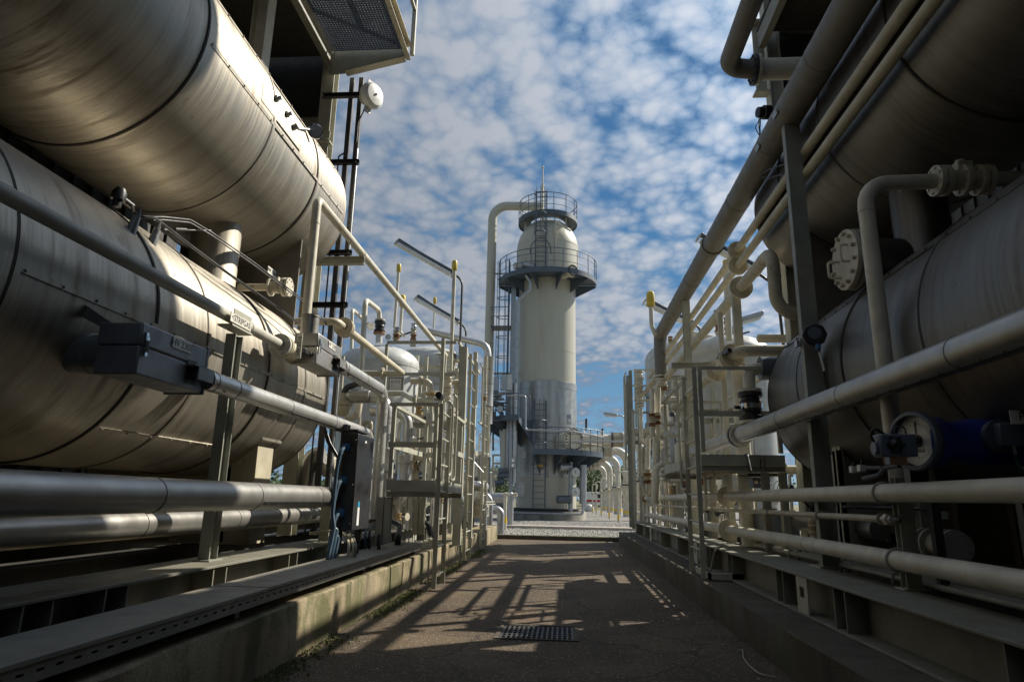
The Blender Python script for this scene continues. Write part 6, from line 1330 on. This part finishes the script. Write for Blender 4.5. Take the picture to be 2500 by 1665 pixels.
# dark boxes, levers and little valves in the gloom under the lower vessel
p=PX(2.25,1870,1282); t=thing('dark_cover','dark sheet cover box low behind the right pipes','box',p); link('cover',MB().box(2.15,2.5,p.y-.35,p.y+.35,p.z-.10,p.z+.13),'slate',t,bevel=.01)
pipe('low insulated pipe in the gloom behind the dark cover box',[(2.5,7.6,.82),(2.5,5.6,.82)],.085,'alu_dull',name='insulated_pipe')
t=thing('lever_valve','cream flanged valve with long black lever in the dark under the lower right vessel','valve',(2.35,4.5,.78)); 
for y_ in (4.36,4.44,4.60,4.68): link('flange',MB().flange((2.38,y_,.77),(0,1,0),.10,.03,8),'cream_grey',t)
link('body',MB().cyl((2.38,4.45,.77),(2.38,4.59,.77),.07),'cream_worn',t); link('stem',MB().cyl((2.38,4.52,.84),(2.38,4.52,.92),.02),'black',t); link('lever',MB().tube([(2.38,4.52,.92),(2.33,4.6,.99),(2.2,5.5,.99)],.014,.05,8),'black',t); link('tag',MB().box(2.30,2.38,4.40,4.405,.93,.98),'sign_white',t)
t=thing('lever_valve','second flanged valve at the far right in the dark, with a pipe to its left','valve',(2.5,3.4,.8)); link('pipe',MB().cyl((2.2,3.4,.78),(2.42,3.4,.78),.06),'cream_worn',t)
for x_ in (2.42,2.46,2.6,2.64): link('flange',MB().flange((x_,3.4,.78),(1,0,0),.10,.03,8),'cream_worn',t)
link('body',MB().cyl((2.47,3.4,.78),(2.59,3.4,.78),.07),'cream_worn',t); link('run_on',MB().cyl((2.65,3.4,.78),(3.6,3.4,.78),.06),'cream_worn',t)
for i,(x,z,r) in enumerate(((2.12,.56,.018),(2.20,.56,.018),(2.29,.575,.03))):
    pipe(('thin tube lying first along the top of the right skid','thin tube lying second along the right skid, with clips','thicker tube lying behind the two thin ones on the right skid')[i],[(x,2.0,z),(x,8.0,z)],r,'cream_grey',clamps=[((x,y,z),(0,1,0),(0,0,-1)) for y in (4.6,5.6,6.6)])
for i,(x,y) in enumerate(((2.55,5.0),(2.9,2.2))): post(('inner shaded leg under the lower right vessel beside the lever valve','inner shaded leg under the lower right vessel near the viewer')[i],x,y,.53,1.35,.14,.14,'cream_grey','i')
# ladders, platforms, posts on the right
ladder('nearest right ladder with flat stiles standing on the alley edge',1.40,7.08,7.70,.13,2.43,group='fixed ladders up to the platforms')
grab('looped grab rail left of the nearest right ladder, lower one',1.42,7.95,1.15,PX(1.42,1640,944).z,.30)
grab('looped grab rail right beside the nearest right ladder, upper one',1.42,7.9,1.35,2.3,-.12)
platform('right access platform behind the nearest right ladder',1.44,2.3,7.12,9.7,1.44,2.43,1)
t=thing('ladder','dark channel ladder at the far end of the right skid, beside the gravel','ladder',(1.53,15.3,.3),'fixed ladders up to the platforms')
zt_=PX(1.53,1534,914).z
for y_ in (15.1,15.75): link('stile',MB().chan((1.53,y_,.42),(1.53,y_,zt_),.07,.09,.008,up=(0,1,0)),'post_dark',t)
z=.6
while z<zt_-.1: link('rung',MB().cyl((1.53,15.1,z),(1.53,15.75,z),.012,seg=8),'post_dark',t); z+=.29
grab('tall thin loop rail hooked on the far right ladder, outer one',1.50,16.0,1.75,PX(1.5,1516,935).z,.45)
grab('tall thin loop rail hooked on the far right ladder, inner one',1.50,15.9,2.0,PX(1.5,1521,924).z,.25)
platform('far right access platform next to the channel ladder',1.6,2.5,15.0,17.2,2.55,zt_,1)
# tanks on the right
pR=PY(13,1785,828)
TK3=tank('nearer round-topped grey-white tank behind the duct on the right',PY(12.8,1785,950).x,12.9,.82,.9,pR.z,bands=())
TK4=tank('farther round-topped grey-white tank at the left of the right group',PY(17,1675,900).x,17.2,1.02,.9,PY(17,1670,832).z)
link('lower_cladding',MB().lathe((PY(17,1675,900).x,17.2,.9),(0,0,1),[(0,1.03),(PY(16,1640,925).z-.9,1.03)],56,False),'alu_dull',TK4)
# top fittings of right tanks
for i,(px,y0,y1,Y,w_) in enumerate(((1757,758,828,12.9,.10),(1778,775,830,12.6,.08),(1637,822,838,16,.07))):
    stack_valve(('rusty nozzle stack on the nearer right tank, left one','rusty nozzle stack on the nearer right tank, right one','small rusty nozzle on the farther right tank')[i],px,y0,y1,Y,w_*.62,('cream_worn','rust','cream_worn','rust'))
t=thing('pressure_gauge','small round gauge and cock with black lever on top of the nearer right tank','gauge',PY(12.6,1808,820)); g0=PY(12.6,1806,802); link('case',MB().cyl(g0,g0+V((.0,-.05,0)),.055,seg=20),'chrome',t); link('cock',MB().cyl(PY(12.6,1804,830),g0,.018),'galv',t); link('lever',MB().beam(PY(12.6,1812,815),PY(12.6,1830,810),.02,.03),'black',t)
pipe('cream pipe crossing over the farther right tank, lit on top',[PY(15,1690,815),PY(15,1745,828)],.08,'cream')
capped('white standpipe with yellow cap, curved at its foot, left of the thick duct',(1588,722),(1591,795),13.2,.045,.085,hook=(1600,818))
capped('standpipe with yellow cap seen between the twin thin pipes',(1772,642),(1780,830),12,.06,.06)
flamp('fluorescent lamp behind the twin pipes at the upper right',(1707,578),(1858,662),[(1897,700),(1915,860)],11)
flamp('lower fluorescent lamp behind the thick duct, near the yellow cap',(1575,734),(1690,790),[(1712,800),(1713,860)],14)
# big bolted white end cover with horizontal drum
c=PX(2.0,1632,1115); t=thing('filter_drum','white horizontal drum with large many-bolted end cover, behind the right ladder','filter',(c.x,c.y,c.z))
link('drum',MB().cyl((c.x+.10,c.y,c.z),(c.x+1.2,c.y,c.z),.42,seg=44),'cream',t); cv=link('end_cover',MB().lathe((c.x-.05,c.y,c.z),(1,0,0),[(0,.46),(.02,.49),(.12,.49),(.121,.43),(.14,.43),(.141,.49),(.22,.49)],44),'white_grey',t)
for k in range(20):
    a=2*math.pi*k/20; p=V((c.x-.05,c.y+.45*math.cos(a),c.z+.45*math.sin(a))); link('bolt',MB().cyl(p-V((.05,0,0)),p+V((.02,0,0)),.025,seg=6),'cream_worn',cv)
link('handle',MB().tube([(c.x-.05,c.y-.12,c.z+.14),(c.x-.14,c.y-.12,c.z+.14),(c.x-.14,c.y-.12,c.z-.14),(c.x-.05,c.y-.12,c.z-.14)],.015,.04,8),'cream',cv)
# pipes and stacks around it
pipe('cream pipe sloping down to the left from under the duct valve',[PX(2.0,1600,925),PX(2.0,1558,982)],.065,'cream_worn')
pipe('long cream upright pipe behind the rust-flanged valves',[PY(13.2,1604,945),PY(13.2,1600,1230)],.075,'cream',seg=16)
pipe('thinner cream upright pipe with an arched top beside the long one',[PY(13,1592,950),PY(13,1594,1065)],.055,'cream')
stack_valve('rust-edged valve pair on the long cream upright pipe',1605,1008,1036,13.0,.055,('rust','cream_worn','rust','cream_worn'))
stack_valve('rust-edged valve on the thinner upright pipe with a black cock',1592,1010,1040,12.8,.05,('rust','cream','cream_worn','rust'))
pipe('arched cream pipe looping over in front of the grey cladding',[PY(13.3,1608,995),PY(13.3,1623,993),PY(13.3,1624,1050)],.045,'cream',bend=.15)
pipe('arched cream pipe curving over the large bolted cover',[PY(12.6,1620,1037),PY(12.6,1648,1032),PY(12.6,1658,1050),PY(12.6,1662,1085)],.045,'cream',bend=.2)
stack_valve('slender cream valve tower behind the far right ladder',1562,905,985,14.8,.07,('cream','cream_worn','cream','cream'))
pipe('U-shaped cream pipe beside the far right ladder, joining the big cover pipe',[PY(14.8,1564,995),PY(14.8,1566,1080),PY(14.8,1578,1082),PY(14.8,1580,1067),PY(14.8,1604,1066)],.045,'cream',bend=.15,flanges=[(PY(14.8,1564,990),(0,0,1),.10,.04,6)])
pipe('thin upright cream pipe ending in a rusty valve right of the column ladder',[PY(14,1582,1070),PY(14,1581,1145)],.05,'cream')
stack_valve('rust-ringed valve at the foot of the thin upright cream pipe',1581,1146,1180,14,.07,('rust','cream_worn','rust','cream'))
small_valve('cream gate valve with handwheel low at the far end of the right pipes',PX(1.95,1590,1200),(0,1,0),.05)
small_valve('small gate valve nearest the gravel on the far right pipes',PX(1.95,1570,1196),(0,1,0),.04,'cream')
pipe('short curved cream pipe entering the big bolted cover from the left',[PY(12.7,1600,1190),PY(12.7,1602,1140),PY(12.7,1618,1132)],.055,'cream',bend=.2)
t=thing('enclosure','cream rounded instrument enclosure between the big bolted cover and the ladder','enclosure',PY(11.8,1660,1110)); a=PY(11.8,1653,1150); b=PY(11.8,1672,1080); link('case',MB().box(a.x,b.x+.1,11.7,12.0,a.z,b.z),'cream',t,bevel=.03); link('frame',MB().box(a.x+.02,a.x+.2,11.75,11.9,b.z+.02,b.z+.35),'white_grey',t,bevel=.01)
for i,(x0,y0,x1,y1,Y) in enumerate(((1700,1007,1815,1003,10.5),(1720,1028,1850,1024,11.5),(1600,922,1735,922,14),(1690,893,1790,885,12),(1640,893,1700,893,9.8))):
    a,b=PY(Y,x0,y0),PY(Y,x1,y1); solo('rack_beam',MB().chan(a,b,.06,.09,.006),'cream_grey',('cross beam before the nearer right tank','second cross beam below it before the nearer right tank','cross beam level with the duct end','upper cross beam touching the bolted flange','short cross beam left of the bolted flange')[i],'beam')
for i,(px,y0,Y) in enumerate(((1652,920,12.5),(1690,790,15),(1545,1000,14.5),(1558,950,15.5),(1738,925,11.5),(1930,905,9.0))):
    x=PY(Y,px,y0).x; solo('rack_post',MB().chan((x,Y,.53),(x,Y,PY(Y,px,y0).z),.06,.06,.006,up=(0,1,0)),'cream_grey',('rack post left of the farther ladder loop','rack post beyond the duct, rather tall','rack post behind the dark channel ladder','rack post beside the slender valve tower','rack post before the white tank','rack post hidden by the lower right vessel end')[i],'steel post')
t=thing('sun_shade','short railing and shade bar over the end of the lower right vessel','railing',PY(9,1900,800)); 
for (x0,y0,x1,y1) in ((1850,822,1930,822),(1850,832,1930,832),(1852,822,1852,832)): link('bar',MB().beam(PY(9,x0,y0),PY(9,x1,y1)+V((0,.001,0)),.05,.05),'cream',t)
q=MB().tube([PX(1.62,1765,1328),PX(1.62,1745,1345),PX(1.58,1730,1415)],.012,.08,8); solo('hose',q,'cream_grey','thin grey hose drooping from the skid flange beside the nearest right ladder','hose')
solo('step_bracket',MB().box(1.42,1.75,6.9,6.98,.27,.33).box(1.42,1.44,6.9,7.6,.27,.33),'frame_grey','low steel bracket fixing the foot of the nearest right ladder','bracket')
# cable lying on the alley
pts=[PZ(.012,x,y) for x,y in ((1800,1590),(1812,1580),(1815,1605),(1830,1625),(1855,1645),(1895,1652))]
solo('loose_wire',MB().tube(pts,.0035,.1,6),'cream_grey','thin pale wire lying curled on the shaded asphalt at the right','wire')
rs=random.Random(31)
q=MB()
for k in range(420):
    y=rs.uniform(1.6,15); x=rs.uniform(-1.5,1.3); s=rs.uniform(.003,.010); c=V((x,y,.008)); a=rs.uniform(0,6.28); u=V((math.cos(a),math.sin(a),0))*s; w_=V((-u.y,u.x,0))*.7
    q.add([c-u,c+w_,c+u,c-w_,c+V((0,0,s*.7))],[(0,1,4),(1,2,4),(2,3,4),(3,0,4)])
struct('grit',q,'stone','stuff')

# deck housings: right inferred from its cast shadow, left added to block light
for lb,x0,x1 in (('big sheet-metal cooler housing on the upper right deck, above the frame',2.68,5.1),('big sheet-metal cooler housing on the upper left deck, above the frame',-5.4,-3.1)):
    t=thing('shade_housing',lb,'cooler',((x0+x1)/2,0,6.68)); link('casing',MB().box(x0,x1,-8,7.72 if x0>0 else 5.2,6.68,10.6 if x0>0 else 8.4),'beam_paint',t,bevel=.02)
    link('louvre_panel',MB().box(x0+.3,x1-.3,7.721 if x0>0 else 5.201,7.75 if x0>0 else 5.23,7.2,8.2),'alu_dull',t)

# ---------------------------------------------------------------- dense valve racks filling the mid distance
def rack(label,x0,x1,y0,y1,z0,z1,n,seed,mats=('cream','cream','cream_worn','cream_grey','galv')):
    rs=random.Random(seed); t=thing('valve_rack',label,'valve rack',((x0+x1)/2,(y0+y1)/2,z0))
    xs=lambda: rs.uniform(x0,x1)
    for k in range(n):
        x,y=xs(),rs.uniform(y0,y1); h=z0+(z1-z0)*rs.uniform(.35,1); r=rs.choice((.018,.022,.03,.04)); m_=rs.choice(mats); x2=min(max(x+rs.uniform(-.5,.5),min(x0,x1)),max(x0,x1)); 
        pts=[(x,y,z0),(x,y,h),(x2,y,h)]+([(x2,y,h-rs.uniform(.2,.6))] if rs.random()<.6 else [])
        link('branch_pipe',MB().tube(pts,r,r*3.5,10),m_,t)
        for j in range(rs.choice((1,2,2,3))):
            z=z0+(h-z0)*rs.uniform(.15,.9); q=MB().lathe((x,y,z),(0,0,1),[(0,r*2),(r*.7,r*2),(r*.75,r*1.25),(r*2,r*1.7),(r*3.2,r*1.25),(r*3.3,r*2),(r*4,r*2)],12); link('flange_pair',q,rs.choice(('cream','cream_worn','rust','rust_cream','galv')),t)
            if rs.random()<.55:
                d=rs.choice((-1,1)); link('valve_stem',MB().cyl((x,y,z+r*2),(x+d*.13,y-.06,z+r*2),r*.5,seg=8).cyl((x+d*.13,y-.06,z+r*2),(x+d*.14,y-.065,z+r*2),.05,seg=14),rs.choice(('black','cream','chrome','blue')),t)
        if rs.random()<.4:
            g=V((x+rs.uniform(-.08,.08),y-.09,z0+(h-z0)*rs.uniform(.5,1))); link('gauge',MB().lathe(g,(0,-1,0),[(0,.045),(.03,.05),(.035,.042)],18).cyl(g-V((0,0,.14)),g,.008,seg=6),rs.choice(('chrome','white','slate')),t)
        if rs.random()<.35:
            a=V((x,y,h*.8+z0*.2)); link('impulse_tube',MB().tube([a,a+V((rs.uniform(-.2,.2),-.05,.15)),a+V((rs.uniform(-.3,.3),-.05,-.2)),a+V((rs.uniform(-.3,.3),0,-.5))],.006,.08,6),rs.choice(('black','galv','blue_cable')),t)
    return t
rack('crowded rack of small cream valves and gauges behind the first left platform',-2.05,-3.1,9.0,10.6,.57,2.2,13,1)
rack('crowded rack of thin upright pipes between the second and third left ladders',-1.75,-2.9,11.0,13.2,.57,2.9,14,2)
rack('far crowded rack of pipes at the end of the left skid',-1.9,-3.0,13.6,16.4,.57,2.6,12,3)
rack('crowded rack of cream valves behind the nearest right ladder',1.9,3.0,9.0,11.0,.53,2.1,12,4)
rack('crowded rack of thin cream pipes between the right ladders',1.85,2.9,12.0,14.6,.53,3.2,14,5)
rack('far crowded rack of valves beside the dark channel ladder',1.75,2.6,15.2,17.0,.53,3.0,10,6)
rack('dim rack of small valves in the gloom under the lower right vessel',2.3,3.6,5.9,7.4,.53,1.15,7,7,('cream_grey','dark_steel','cream_worn'))

rack('rack of larger white pipes and flanges right of the dark channel ladder',1.9,2.7,13.0,15.5,.53,2.6,9,18,('cream','white_grey'))
rack('bright rack of cream and silver pipes under the second left platform',-1.8,-2.6,8.9,11.5,.57,1.9,12,19,('cream','alu','white_grey'))
# ---------------------------------------------------------------- added walls that block light behind the vessels and behind the viewer
def blocker(label,x0,x1,y0,y1,z1,face,mat='blocker'):
    t=thing('blocker_wall',label,'wall',((x0+x1)/2,(y0+y1)/2,0))
    link('wall',MB().box(x0,x1,y0,y1,0,z1),mat,t)
    q=MB()
    if face=='y':
        x=x0+.1
        while x<x1: q.box(x,x+.06,y1+.001,y1+.03,.1,z1-.05); x+=.25
    else:
        xf=x0-.03 if face=='-x' else x1+.001
        y=y0+.1
        while y<y1: q.box(xf,xf+.029,y,y+.06,.1,z1-.05); y+=.25
    link('ribbed_sheet',q,mat,t); return t
blocker('dark ribbed shed wall behind the left vessels',-4.95,-4.70,-9,7.1,6.5,'x')
blocker('dark ribbed shed wall behind the right vessels',4.75,5.0,-9,8.4,6.5,'-x')
blocker('ribbed shed wall behind the viewer, closing the alley',-4.69,4.7,-10,-9.2,5.5,'y')
